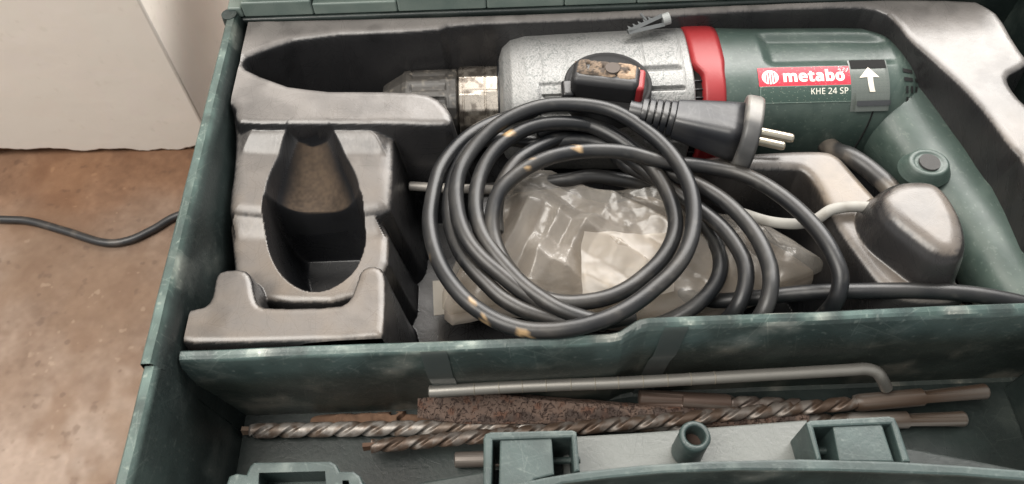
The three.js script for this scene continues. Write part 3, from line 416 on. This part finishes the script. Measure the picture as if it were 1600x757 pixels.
  const bar = new RoundedBoxGeometry(0.0375, 0.0165, 0.0175, 5, 0.0042); bar.rotateY(-0.2); bar.translate(kc[0] - 0.0022, ky + 0.009, kc[2] + 0.0035);
  part(knob, 'grip', paint(bar, () => [0.014, 0.014, 0.015]), M.rubber);
  const capr = new RoundedBoxGeometry(0.006, 0.0125, 0.0155, 3, 0.002); capr.rotateY(-0.2); capr.translate(kc[0] + 0.0158, ky + 0.0085, kc[2] + 0.0072); part(knob, 'pointer', capr, M.red, 'red pointer end of the knob');
  const sand = skin(70, 28, (u, v) => { const a = (u - 0.5) * 0.036, b = (v - 0.5) * 0.0135, e = Math.min(1, 6 * Math.min(u, 1 - u)) * Math.min(1, 5 * Math.min(v, 1 - v)); const x = kc[0] - 0.002 + a * Math.cos(0.2) - b * Math.sin(0.2), z = kc[2] + 0.002 + a * Math.sin(0.2) + b * Math.cos(0.2); const n = fbm3(x * 400, 2, z * 400, 3); return [x, ky + 0.0166 + e * (0.0006 + 0.0024 * n) + (e < 0.3 ? -0.0022 : 0) - (n < 0.3 ? 0.0012 : 0), z]; }, false);
  const sm = part(knob, 'dust', paint(sand, (x, y, z) => mix3([0.33, 0.235, 0.16], [0.06, 0.047, 0.037], clamp(0.35 * smooth(0.4, 0.75, noise3(x * 1500, 1, z * 1500)) + 1.1 * smooth(0.52, 0.66, fbm3(x * 170, 1, z * 170, 4)) + 0.75 * smooth(0.006, -0.012, x - kc[0])))), std({ vertexColors: true, roughness: 0.95, side: THREE.DoubleSide })); sm.userData.kind = 'stuff';
  const dot = new THREE.CylinderGeometry(0.004, 0.0042, 0.002, 24); dot.translate(kc[0] + 0.001, ky + 0.0184, kc[2] + 0.003); part(knob, 'stud', paint(dot, () => [0.07, 0.055, 0.045]), M.vc);
  const lev = box(kc[0] - 0.0265, kc[0] - 0.0195, ky - 0.001, ky + 0.008, kc[2] - 0.001, kc[2] + 0.011, 0.002); part(knob, 'lock_tab', lev, M.black);
}

// ---------------------------------------------------------------- coiled power cord with its plug
const cord = thing('power_cord', 'thick black power cord coiled on the bag, its plug beside the drill', 'power cord', [0.0332, 0.07, -0.2173]);
{
  const spots = [[0.0013, 0.1, -0.277], [0.008, 0.098, -0.2549], [-0.0358, 0.094, -0.2008], [-0.0205, 0.095, -0.1764], [-0.0131, 0.095, -0.1694], [0.0038, 0.096, -0.1604], [0.0367, 0.1, -0.2631], [0.1484, 0.1, -0.1723], [0.1421, 0.1, -0.1659]];
  const dusty = (x, y, z, a, ny) => {
    let c = mix3([0.0045, 0.0052, 0.0065], [0.05, 0.048, 0.044], clamp(0.3 * smooth(0.35, 0.75, fbm3(x * 60, y * 60, z * 60)) * smooth(-0.3, 0.9, ny) + 0.4 * smooth(0.68, 0.8, fbm3(x * 420, y * 420, z * 420, 2))));
    c = mix3(c, [0.09, 0.078, 0.064], 0.22 * smooth(0.52, 0.72, fbm3(x * 24, y * 24, z * 24, 3)) * smooth(0, 0.8, ny) * (0.5 + noise3(x * 900, y * 900, z * 900)));
    for (const s of spots) { const d = Math.hypot(x - s[0], y - s[1], z - s[2]); if (d < 0.011) c = mix3(c, [0.33, 0.22, 0.11], 0.9 * smooth(0.46, 0.56, fbm3(x * 420, y * 420, z * 420, 3) * 1.1 - d * 85 + 0.13) * smooth(-0.2, 0.3, ny)); }
    return c;
  };
  const R = 0.0040;
  const loops = [
    // one long run: rising on the left, over the top, round the right side and along the bottom to the outermost left strand
    [[0.0209, 0.086, -0.1777], [0.0066, 0.088, -0.1849], [-0.0061, 0.092, -0.195], [-0.0186, 0.095, -0.2081], [-0.0259, 0.097, -0.2262], [-0.0269, 0.099, -0.246], [-0.0181, 0.1, -0.2682], [-0.0006, 0.101, -0.2854], [0.0238, 0.102, -0.2938], [0.0457, 0.102, -0.2925], [0.0666, 0.101, -0.2818], [0.0829, 0.1, -0.2618], [0.0907, 0.099, -0.2387], [0.0895, 0.098, -0.2166], [0.081, 0.097, -0.197], [0.0653, 0.096, -0.1814], [0.0432, 0.096, -0.1666], [0.0196, 0.095, -0.1617], [-0.0004, 0.095, -0.1641], [-0.0199, 0.094, -0.1768], [-0.033, 0.093, -0.1955], [-0.0401, 0.092, -0.218], [-0.0411, 0.091, -0.2406], [-0.0358, 0.089, -0.2653], [-0.0229, 0.087, -0.2853], [-0.0041, 0.084, -0.3008], [0.0175, 0.08, -0.3111]],
    [[0.0163, 0.088, -0.2864], [0.0331, 0.092, -0.2899], [0.0494, 0.092, -0.2845], [0.0639, 0.091, -0.2725], [0.0757, 0.09, -0.2573], [0.0826, 0.089, -0.2389], [0.0836, 0.088, -0.2226], [0.0774, 0.087, -0.2073], [0.0668, 0.086, -0.1956], [0.0507, 0.086, -0.1848], [0.0341, 0.086, -0.1809], [0.0179, 0.086, -0.182], [0.0068, 0.087, -0.1888], [-0.004, 0.09, -0.2019], [-0.0095, 0.093, -0.2211], [-0.0071, 0.096, -0.2387], [0.005, 0.098, -0.2523], [0.0221, 0.099, -0.2611], [0.0435, 0.099, -0.264], [0.0665, 0.097, -0.2619], [0.0805, 0.095, -0.2583], [0.1014, 0.094, -0.2546], [0.1193, 0.095, -0.2476], [0.1336, 0.097, -0.2351], [0.1456, 0.099, -0.2155], [0.1523, 0.1, -0.196], [0.1541, 0.096, -0.1815], [0.1519, 0.088, -0.1751], [0.1489, 0.074, -0.1735], [0.1418, 0.06, -0.1715]],
    [[0.0428, 0.086, -0.1696], [0.0239, 0.088, -0.1756], [0.0067, 0.09, -0.1875], [-0.0075, 0.092, -0.2037], [-0.016, 0.093, -0.2203], [-0.0184, 0.094, -0.2375], [-0.0144, 0.095, -0.2551], [-0.0043, 0.096, -0.2721], [0.0124, 0.096, -0.2839], [0.0328, 0.095, -0.2873], [0.0533, 0.09, -0.2849], [0.0691, 0.086, -0.2736], [0.0837, 0.086, -0.259], [0.0988, 0.09, -0.2451], [0.1112, 0.093, -0.2294], [0.1198, 0.095, -0.2103], [0.1225, 0.095, -0.1889], [0.1183, 0.092, -0.1724], [0.1123, 0.08, -0.1664], [0.1074, 0.06, -0.1691]],
    [[0.0569, 0.08, -0.1758], [0.0335, 0.083, -0.1715], [0.0143, 0.085, -0.1745], [-0.0032, 0.087, -0.1827], [-0.0177, 0.088, -0.1969], [-0.0282, 0.088, -0.216], [-0.0321, 0.088, -0.2381], [-0.0283, 0.087, -0.2631], [-0.0156, 0.085, -0.2855], [0.0031, 0.084, -0.2855], [0.018, 0.084, -0.2829], [0.0349, 0.085, -0.2837], [0.0533, 0.084, -0.2796], [0.0686, 0.083, -0.2666], [0.0862, 0.083, -0.2476], [0.0992, 0.086, -0.2318], [0.1094, 0.088, -0.2133], [0.1132, 0.088, -0.1935], [0.1081, 0.084, -0.179], [0.1011, 0.07, -0.1737], [0.092, 0.055, -0.173]],
    [[-0.0082, 0.085, -0.2243], [-0.007, 0.088, -0.2413], [0.0025, 0.09, -0.2628], [0.0177, 0.088, -0.2778], [0.0331, 0.085, -0.2857], [0.0505, 0.08, -0.2867], [0.0653, 0.08, -0.2668], [0.0778, 0.078, -0.2608], [0.0927, 0.076, -0.248], [0.1036, 0.076, -0.2257], [0.1061, 0.076, -0.2049], [0.0967, 0.072, -0.1899], [0.0825, 0.068, -0.1811], [0.0695, 0.062, -0.179]],
  ];
  part(cord, 'cable', loops.map((p, k) => { const c = new THREE.CatmullRomCurve3(p.map(V)), n = Math.round(c.getLength() / 0.011); return tube(c.getSpacedPoints(n).map((q, i) => [q.x + 0.0011 * (noise3(i * 0.55, k * 7, 1) - 0.5), q.y + 0.0008 * (noise3(i * 0.5, k * 7, 5) - 0.5), q.z + 0.0011 * (noise3(i * 0.55, k * 7, 9) - 0.5)]), R, null, 16); }).concat([
    tube([[0.0813, 0.05, -0.2056], [0.1014, 0.06, -0.1935], [0.1212, 0.07, -0.1887], [0.1444, 0.077, -0.1868], [0.1698, 0.083, -0.1834], [0.1957, 0.086, -0.1807], [0.22, 0.085, -0.1785], [0.2444, 0.082, -0.174], [0.27, 0.076, -0.1682]], R, null, 16),
    tube([[-0.0214, 0.05, -0.2762], [0.0011, 0.058, -0.2729], [0.03, 0.066, -0.2701], [0.048, 0.068, -0.2705], [0.0729, 0.066, -0.2665], [0.0949, 0.062, -0.2658]], R, null, 16)]).map((g) => paint(g, dusty)), M.rubber);
  // plug: ribbed strain relief, tapered body, round flange, two pins
  const a = [0.0694, 0.102, -0.2874], b = [0.1235, 0.1, -0.2714], up = [0, 1, -0.1];
  const dir = V(b).sub(V(a)), L = dir.length();
  const ring = (x, hy, hz, n, th) => [x, hy * Math.sign(Math.sin(th)) * Math.pow(Math.abs(Math.sin(th)), 2 / n), hz * Math.sign(Math.cos(th)) * Math.pow(Math.abs(Math.cos(th)), 2 / n)];
  const prof = [[L * 0.36, 0.0072, 0.009], [L * 0.37, 0.0078, 0.0098], [L * 0.6, 0.0095, 0.0118], [L * 0.85, 0.0112, 0.0138], [L * 0.98, 0.0118, 0.0145]];
  const bodyG = skin(prof.length - 1, 56, (u, v) => { const q = prof[Math.round(u * (prof.length - 1))]; return ring(q[0], q[1], q[2], 4.5, v * 6.28319); }, true, true, true);
  const dark = (x, y, z) => mix3([0.013, 0.014, 0.017], [0.12, 0.115, 0.105], 0.3 * smooth(0.45, 0.8, fbm3(x * 120, y * 120, z * 120)));
  const pm = phy({ vertexColors: true, roughness: 0.6, roughnessMap: roughSpots });
  const body = part(cord, 'plug_body', paint(along(bodyG, a, b, up), dark), pm);
  const rel = []; for (let i = 0; i < 5; i++) { const x = L * (0.04 + i * 0.066), h = 0.0062 + i * 0.0004; const q = skin(3, 40, (u, v) => ring(x + [0, 0.0004, 0.0028, 0.0032][Math.round(u * 3)], (h - (u === 0 || u === 1 ? 0.0006 : 0)), (h + 0.001) - (u === 0 || u === 1 ? 0.0006 : 0), 3.4, v * 6.28319), true, true, true); rel.push(along(q, a, b, up)); }
  rel.push(along(skin(1, 24, (u, v) => ring(-0.004 + u * L * 0.42, 0.0046, 0.0052, 2.2, v * 6.28319), true, true, true), a, b, up));
  part(cord, 'strain_relief', rel.map((g) => paint(g, dark)), pm);
  const fl = [[L * 0.965, 0.0165, 0.0182], [L * 0.97, 0.0182, 0.0198], [L * 1.0, 0.0187, 0.0203], [L * 1.09, 0.0187, 0.0203], [L * 1.12, 0.018, 0.0196], [L * 1.12, 0.004, 0.004]];
  part(cord, 'plug_flange', paint(along(skin(fl.length - 1, 72, (u, v) => { const q = fl[Math.round(u * (fl.length - 1))]; return ring(q[0], q[1], q[2], 2.3, v * 6.28319); }, true, true, true), a, b, up), (x, y, z) => mix3([0.055, 0.055, 0.055], [0.2, 0.19, 0.175], smooth(0.35, 0.75, fbm3(x * 90, y * 90, z * 90)))), pm, 'dusty grey round flange of the plug');
  for (const s of [-1, 1]) { const q = skin(5, 24, (u, v) => { const r = [0.0024, 0.0024, 0.0024, 0.0024, 0.0019, 0.0006][Math.round(u * 5)], x = [0, 0.004, 0.01, 0.0175, 0.0188, 0.0192][Math.round(u * 5)], th = v * 6.28319; return [L * 1.1 + x, r * Math.sin(th) + s * (0.0068 + 0.0012), r * Math.cos(th) + s * (0.0066 - 0.0012)]; }, true, true, true); part(cord, 'pin', along(q, a, b, up), M.brass); }
}

// ---------------------------------------------------------------- plastic bag under the coil
const bag = thing('plastic_bag', 'crumpled clear plastic bag with brown grey contents under the coiled cord', 'plastic bag', [0.0564, 0.03, -0.2502]);
{
  const outline = chaikin([[-0.0379, -0.2106], [-0.0136, -0.2595], [0.0013, -0.2769], [0.0201, -0.2864], [0.0396, -0.2729], [0.0589, -0.2653], [0.0781, -0.2735], [0.095, -0.2637], [0.1107, -0.2497], [0.1315, -0.2467], [0.1498, -0.2332], [0.1652, -0.2165], [0.167, -0.2129], [0.1637, -0.2102], [0.1432, -0.2032], [0.1145, -0.193], [0.0801, -0.1832], [0.0316, -0.1888], [-0.0044, -0.1977], [-0.021, -0.1946], [-0.0375, -0.1915]], 1);
  const cx = [0.0551, -0.2268];
  const dist = (x, z) => { let d = 1e9, ins = false; for (let i = 0, j = outline.length - 1; i < outline.length; j = i++) { const [ax, az] = outline[j], [bx, bz] = outline[i], ex = bx - ax, ez = bz - az, t = clamp(((x - ax) * ex + (z - az) * ez) / (ex * ex + ez * ez)); d = Math.min(d, Math.hypot(x - ax - ex * t, z - az - ez * t)); if ((az > z) !== (bz > z) && x < (bx - ax) * (z - az) / (bz - az) + ax) ins = !ins; } return ins ? d : -d; };
  // folds: the upper envelope of a few random tilted facets gives straight creases
  const r = mulberry(23), waves = []; for (let i = 0; i < 9; i++) { const a = r() * 3.14; waves.push([Math.cos(a), Math.sin(a), 0.016 + 0.045 * r(), r(), 0.0012 + 0.0042 * r() * r() + (i < 3 ? 0.003 : 0)]); }
  const fold = (x, z) => { let h = 0; const wx = x + 0.014 * (noise3(x * 28, 3, z * 28) - 0.5), wz = z + 0.014 * (noise3(x * 28, 9, z * 28) - 0.5); for (const [c, q, l, p, a] of waves) { const t = (wx * c + wz * q) / l + p; const f = t - Math.floor(t); h += a * (Math.abs(f * 2 - 1) - 0.5) * smooth(0.3, 0.6, noise3(x * 18 + p * 50, 5, z * 18)); } const rg = (f, k) => Math.pow(1 - Math.abs(2 * noise3(x * f + k, z * 0.3, z * f) - 1), 3); return h * 1.2 + 0.0014 * rg(50, 3) + 0.0005 * rg(130, 7); };
  const ring = outline.length;
  const yAt = (x, z, dy, amp) => { const d = Math.max(0, dist(x, z)); return 0.056 + dy + 0.020 * Math.sqrt(clamp(d / 0.032)) * (1 - 0.2 * clamp(d / 0.05)) + amp * fold(x, z) * smooth(0, 0.01, d) + 0.0012 * (fbm3(x * 130, 1, z * 130, 3) - 0.5); };
  const sheet = (dy, amp) => skin(90, ring * 6, (u, v) => { const k = v * ring, i = Math.floor(k) % ring, t = k % 1, p = outline[i], q = outline[(i + 1) % ring], ox = lerp(p[0], q[0], t), oz = lerp(p[1], q[1], t), s = 1 - u * 0.98, x = lerp(cx[0], ox, s), z = lerp(cx[1], oz, s), d = Math.max(0, dist(x, z)); return [x, 0.056 + dy + 0.020 * Math.sqrt(clamp(d / 0.032)) * (1 - 0.2 * clamp(d / 0.05)) + amp * fold(x, z) * smooth(0, 0.01, d) + 0.0012 * (fbm3(x * 130, 1, z * 130, 3) - 0.5), z]; }, true);
  const poly = phy({ color: 0xd9d2c8, transmission: 0.8, thickness: 0, roughness: 0.27, ior: 1.5, side: THREE.DoubleSide });
  const inner = sheet(-0.012, 0.2); part(bag, 'contents', paint(inner, (x, y, z) => mix3([0.09, 0.074, 0.062], [0.23, 0.2, 0.172], smooth(0.3, 0.7, fbm3(x * 40, 2, z * 40)))), std({ vertexColors: true, roughness: 0.8, side: THREE.DoubleSide }));
  part(bag, 'film', sheet(0, 1), poly);
  const fq = [[0.0373, -0.2267], [0.081, -0.2249], [0.0798, -0.1927], [0.0333, -0.1879]];
  const flap = skin(50, 40, (u, v) => { const e = [0, 1].map((k) => lerp(lerp(fq[0][k], fq[1][k], u), lerp(fq[3][k], fq[2][k], u), v)), x = e[0] + 0.002 * (noise3(v * 5, 1, u * 3) - 0.5), z = e[1] + 0.002 * (noise3(u * 6, 4, v * 3) - 0.5); return [x, lerp(yAt(x, z, 0.003, 0.6), 0.078, 0.5) + 0.001 * (noise3(u * 4, v * 5, 8) - 0.5), z]; }, false);
  part(bag, 'flap', flap, phy({ color: 0xd8d0c4, transmission: 0.82, thickness: 0, roughness: 0.38, side: THREE.DoubleSide }));
  const cp = [[-0.045, -0.2225], [-0.0364, -0.2229], [-0.0274, -0.2024], [-0.0438, -0.2007]]; part(bag, 'corner', plan(cp, 0.04, 0.0404, 0), phy({ color: 0x9a948a, transmission: 0.35, thickness: 0, roughness: 0.5, side: THREE.DoubleSide }));
}
{
  const t = thing('grey_cable', 'pale grey thin cable running from the bag to the dusty rounded post', 'cable', [0.1639, 0.08, -0.2313]);
  part(t, 'cable', paint(tube([[0.1214, 0.07, -0.2422], [0.1356, 0.074, -0.2322], [0.1477, 0.08, -0.2259], [0.1559, 0.085, -0.2249], [0.1635, 0.089, -0.2278], [0.1748, 0.09, -0.2286], [0.1875, 0.088, -0.2283], [0.2008, 0.08, -0.2318]], 0.0029, 90, 12), (x, y, z) => mix3([0.27, 0.262, 0.24], [0.14, 0.125, 0.105], smooth(0.4, 0.8, fbm3(x * 100, y * 100, z * 100)))), M.vc);
  const s = thing('steel_rod', 'short plain steel rod end showing left of the coiled cord', 'rod', [-0.0451, 0.04, -0.288]);
  part(s, 'rod', tube([[-0.0571, 0.06, -0.2744], [-0.0354, 0.06, -0.2721], [0.001, 0.06, -0.2687]], 0.0027, 12, 18), std({ color: 0x8e8a84, metalness: 0.4, roughness: 0.5 }));
}
// ---------------------------------------------------------------- grey wall plug resting on the drill
{
  const a = [0.071, 0.098, -0.3527], b = [0.0966, 0.103, -0.3583];
  const w = thing('wall_plug', 'small grey plastic wall plug lying behind the silver gear housing', 'wall plug', a);
  const L = V(b).sub(V(a)).length(), tip = [];
  const prong = (s) => { const g = skin(10, 4, (u, v) => { const x = L * 0.05 + u * L * 0.8, c = [[1, 1], [1, -1], [-1, -1], [-1, 1]][Math.round(v * 4) % 4]; return [x, s * (0.0004 + 0.0022 * u) + c[0] * 0.0011, c[1] * 0.0019]; }, true, true, true); return toCreasedNormals(g.toNonIndexed(), 0.4); };
  const m = std({ color: 0x5c5f60, roughness: 0.6 });
  part(w, 'prong', along(prong(1), a, b, [0, 0.7, -0.7]), m); part(w, 'prong', along(prong(-1), a, b, [0, 0.7, -0.7]), m);
  const col = new THREE.CylinderGeometry(0.0034, 0.0036, L * 0.16, 20, 1); col.rotateZ(Math.PI / 2); col.translate(L * 0.92, 0, 0); part(w, 'collar', along(toCreasedNormals(col.toNonIndexed(), 0.5), a, b, [0, 0.7, -0.7]), std({ color: 0x8a8d8c, roughness: 0.6 }));
  for (let i = 0; i < 5; i++) { const t = new THREE.ConeGeometry(0.0012, 0.003, 4); t.rotateZ(0.5); t.translate(L * (0.1 + i * 0.12), 0.0022 + i * 0.0003, 0); part(w, 'tooth', along(t, a, b, [0, 0.7, -0.7]), m); }
  const barb = tube([[L * 0.5, 0.003, 0], [L * 0.42, 0.0075, 0]].map((q) => q), 0.0008, 2, 6); part(w, 'barb', along(barb, a, b, [0, 0.7, -0.7]), m);
}
// ---------------------------------------------------------------- drill bits and rods in the front compartment
const rusty = (base, rust, k) => (x, y, z) => mix3(base, rust, clamp(k * smooth(0.38, 0.62, fbm3(x * 190, y * 190, z * 190, 5)) + 0.6 * smooth(0.58, 0.7, fbm3(x * 600, y * 600, z * 600, 2))));
function flute(L, r, pitch, x0 = 0, core = 0.5, ph = 0) {           // twisted two-lobed section along +x
  return skin(Math.round(L / 0.0011), 40, (u, v) => { const x = u * L, th = v * 6.28319, c = Math.cos(2 * th), q = r * lerp(core, 1, smooth(-0.98, -0.15, c)) * (1 - 0.05 * noise3(x * 300, th, 2)), a = th + ph + 6.28319 * x / pitch; return [x0 + x, q * Math.sin(a), q * Math.cos(a)]; }, true, true, true);
}
function rod(p, seg = 28, mod) { const g = skin(p.length - 1, seg, (u, v) => { const q = p[Math.round(u * (p.length - 1))], th = v * 6.28319, r = q[1] + (mod ? mod(q[0], th) : 0); return [q[0], r * Math.sin(th), r * Math.cos(th)]; }, true, true, true); return toCreasedNormals(g.toNonIndexed(), 0.6); }
const sdsGroove = (x0, x1) => (x, th) => (x > x0 && x < x1 ? -0.0016 * smooth(0.55, 0.85, Math.abs(Math.cos(th + 0.7))) : 0);
function bit(name, label, a, b, r, flutes, shank, pitch, cols, ph = 0) {
  const L = V(b).sub(V(a)).length(), o = thing(name, label, 'drill bit', a, undefined);
  const c = rusty(...cols), fl = L * flutes;
  const f = part(o, 'flute', paint(along(flute(fl, r, pitch, 0.004, 0.46, ph), a, b), c), M.metalVc);
  const tip = new THREE.CylinderGeometry(r * 1.02, r * 0.85, 0.007, 6); tip.scale(1, 1, 0.55); tip.rotateZ(Math.PI / 2); tip.translate(0.0035, 0, 0); part(o, 'tip', paint(along(toCreasedNormals(tip.toNonIndexed(), 0.5), a, b), rusty([0.2, 0.14, 0.1], [0.1, 0.055, 0.035], 0.9)), M.metalVc);
  part(o, 'neck', paint(along(rod([[fl, r * 0.8], [fl + 0.002, r * 0.92], [L * shank, r * 0.92]]), a, b), c), M.metalVc);
  if (shank < 0.99) part(o, 'shank', paint(along(rod([[L * shank - 0.001, 0.004], [L * shank, 0.0042], [L * shank + 0.002, 0.0045], [L * (shank + 1.0) / 2, 0.0045], [L * (shank + 1.0) / 2 + 0.001, 0.0041], [L - 0.001, 0.0041], [L, 0.0035]].flatMap((q, i, t) => i ? [q] : [q]), 40, sdsGroove(L * (shank + 1) / 2, L - 0.002)), a, b), c), M.metalVc);
  return o;
}
const brown = [[0.18, 0.158, 0.14], [0.095, 0.064, 0.046], 1.1];
bit('drill_bit', 'longest masonry bit, brown twisted flutes and thick shank lying slantwise on top', [-0.0788, 0.03, -0.1326], [0.241, 0.034, -0.1491], 0.0037, 0.79, 0.79, 0.0285, brown, 0.3);
bit('drill_bit', 'masonry bit with pale grey twists beside the dust pile, lying under the longest bit', [-0.1445, 0.0215, -0.1464], [0.2323, 0.0215, -0.1393], 0.0041, 0.83, 0.84, 0.029, [[0.3, 0.275, 0.25], [0.12, 0.085, 0.062], 0.9], 1.2);
{
  const a = [-0.0333, 0.0215, -0.1271], b = [0.0616, 0.0215, -0.1261], L = V(b).sub(V(a)).length();
  const o = thing('drill_bit', 'rusty bit end sticking out left of the left latch housing', 'drill bit', a);
  part(o, 'shank', paint(along(rod([[0, 0.003], [0.0006, 0.004], [0.03, 0.004], [0.031, 0.0038], [L, 0.0038]]), a, b), rusty(...brown)), M.metalVc);
}
{
  const a = [0.063, 0.031, -0.1534], b = [0.1456, 0.03, -0.1465], L = V(b).sub(V(a)).length();
  const o = thing('drill_bit', 'short masonry bit with grooved shank lying above the longest bit', 'drill bit', a);
  part(o, 'shank', paint(along(rod([[0, 0.0035], [0.0008, 0.0043], [0.022, 0.0043], [0.0225, 0.0042], [0.045, 0.0042], [0.047, 0.0037]].flatMap((q) => [q]), 40, (x, th) => x > 0.001 && x < 0.0224 ? -0.0016 * smooth(0.6, 0.9, Math.cos(th - 0.9)) : 0), a, b), rusty([0.18, 0.155, 0.135], [0.1, 0.065, 0.05], 0.9)), M.metalVc);
  part(o, 'flute', paint(along(flute(L - 0.047, 0.0037, 0.026, 0.047, 0.45, 0.5), a, b), rusty([0.18, 0.155, 0.135], [0.08, 0.06, 0.05], 0.9)), M.metalVc);
}
{
  const a = [-0.052, 0.03, -0.1541], b = [0.1485, 0.026, -0.1397], L = V(b).sub(V(a)).length();
  const o = thing('flat_chisel', 'rusty pitted flat chisel with its wide end against the partition', 'chisel', a);
  const t = [[0, 0.0068, 0.0012], [0.004, 0.0072, 0.0018], [0.025, 0.0088, 0.0032], [0.07, 0.0066, 0.0042], [0.11, 0.0052, 0.0048], [0.14, 0.0048, 0.0048], [L, 0.0048, 0.0048]];
  const rows = []; for (let i = 0; i < t.length - 1; i++) for (let k = 0; k < 12; k++) rows.push(t[i].map((v, m) => lerp(v, t[i + 1][m], k / 12))); rows.push(t[t.length - 1]);
  const g = skin(rows.length - 1, 40, (u, v) => { const [x, w, h] = rows[Math.round(u * (rows.length - 1))], th = v * 6.28319, s = (q, n) => Math.sign(q) * Math.pow(Math.abs(q), 2 / n), n = lerp(6, 2.4, smooth(0.02, 0.13, x)), e = 0.0007 * (fbm3(x * 400, th * 2, 3, 3) - 0.5); return [x, (h + e) * s(Math.sin(th), n), (w + e) * s(Math.cos(th), n)]; }, true, true, true);
  const ch = (x, y, z) => mix3(mix3([0.19, 0.125, 0.092], [0.27, 0.2, 0.16], smooth(0.4, 0.65, fbm3(x * 120, y * 120, z * 120))), [0.09, 0.05, 0.035], clamp(1.1 * smooth(0.55, 0.66, fbm3(x * 420, y * 420, z * 420, 3)) + 0.7 * smooth(0.5, 0.7, fbm3(x * 70, y * 70, z * 70, 2))));
  part(o, 'blade', boxUV(along(toCreasedNormals(g.toNonIndexed(), 0.6), a, b, [0.1, 0.75, 0.65])), std({ map: tex(512, 0.045, (u, v) => { const n = tfbm(u, v, 5, 5, 71), p = tfbm(u, v, 44, 3, 72), q = tfbm(u, v, 12, 4, 73); let c = mix3([0.36, 0.3, 0.27], [0.47, 0.39, 0.34], n); c = mix3(c, [0.38, 0.25, 0.19], 0.6 * smooth(0.5, 0.7, q)); c = mix3(c, [0.2, 0.17, 0.16], smooth(0.5, 0.66, n) * 0.6); return mix3(c, [0.17, 0.12, 0.1], 0.75 * smooth(0.58, 0.7, p)); }), metalness: 0.25, roughness: 0.75, bumpMap: tex(512, 0.045, (u, v) => grey(1 - smooth(0.5, 0.66, tfbm(u, v, 34, 3, 72))), false), bumpScale: 0.0006 }));
}
{
  const o = thing('depth_rod', 'grey steel depth rod with ruled marks and a bent right end', 'depth rod', [-0.047, 0.02, -0.1655]);
  const pts = [[-0.0432, 0.052, -0.1522], [-0.0025, 0.052, -0.1531], [0.061, 0.053, -0.153], [0.1245, 0.054, -0.154], [0.1624, 0.055, -0.1545], [0.1726, 0.055, -0.1548], [0.1778, 0.054, -0.1537], [0.1812, 0.051, -0.1518], [0.1866, 0.042, -0.1499]];
  part(o, 'rod', tube(pts, 0.0031, 220, 24), std({ color: 0x8a8781, metalness: 0.6, roughness: 0.6, roughnessMap: roughSpots }));
  const A = V(pts[0]), B = V(pts[4]), d = B.clone().sub(A), L = d.length(); d.normalize(); const marks = [];
  for (let x = 0.022; x < L * 0.72; x += 0.0119 + 0.0004 * Math.sin(x * 900)) { const r = new THREE.TorusGeometry(0.00312, 0.00022, 6, 28); r.applyQuaternion(new THREE.Quaternion().setFromUnitVectors(new THREE.Vector3(0, 0, 1), d)); const c = new THREE.CatmullRomCurve3(pts.map(V), false, 'catmullrom', 0.5), u = x / c.getLength(); const q = c.getPointAt(u); r.translate(q.x, q.y, q.z); marks.push(r); }
  part(o, 'ruled_marks', marks, std({ color: 0x8d8678, metalness: 0.5, roughness: 0.55 }));
}
// reddish brick dust along the foot of the partition
{
  const a = [-0.1166, 0.0165, -0.1506], b = [-0.0169, 0.0165, -0.1513];
  const g = skin(160, 26, (u, v) => { const x = lerp(a[0], b[0], u), z = lerp(a[2], b[2], u) - 0.006 + v * 0.0125, e = smooth(0, 0.25, u) * smooth(0, 0.25, v) * smooth(1, 0.6, v) * (0.6 + fbm3(x * 60, 2, 1)); return [x, 0.0155 + 0.0055 * e * (0.4 + 0.8 * fbm3(x * 140, 4, z * 140)) - (fbm3(x * 70, 8, z * 120) > 0.62 ? 0.004 : 0), z]; }, false);
  const m = new THREE.Mesh(paint(g, (x, y, z) => mix3([0.1, 0.055, 0.034], [0.18, 0.105, 0.065], fbm3(x * 300, 1, z * 300, 3))), std({ vertexColors: true, roughness: 0.95, side: THREE.DoubleSide })); m.name = 'brick_dust'; m.userData = { kind: 'stuff', label: 'reddish brown brick dust along the foot of the partition', category: 'dust' }; scene.add(m);
}
scene.traverse((o) => { if (o.isMesh) o.castShadow = o.receiveShadow = true; });
renderer.render(scene, camera);
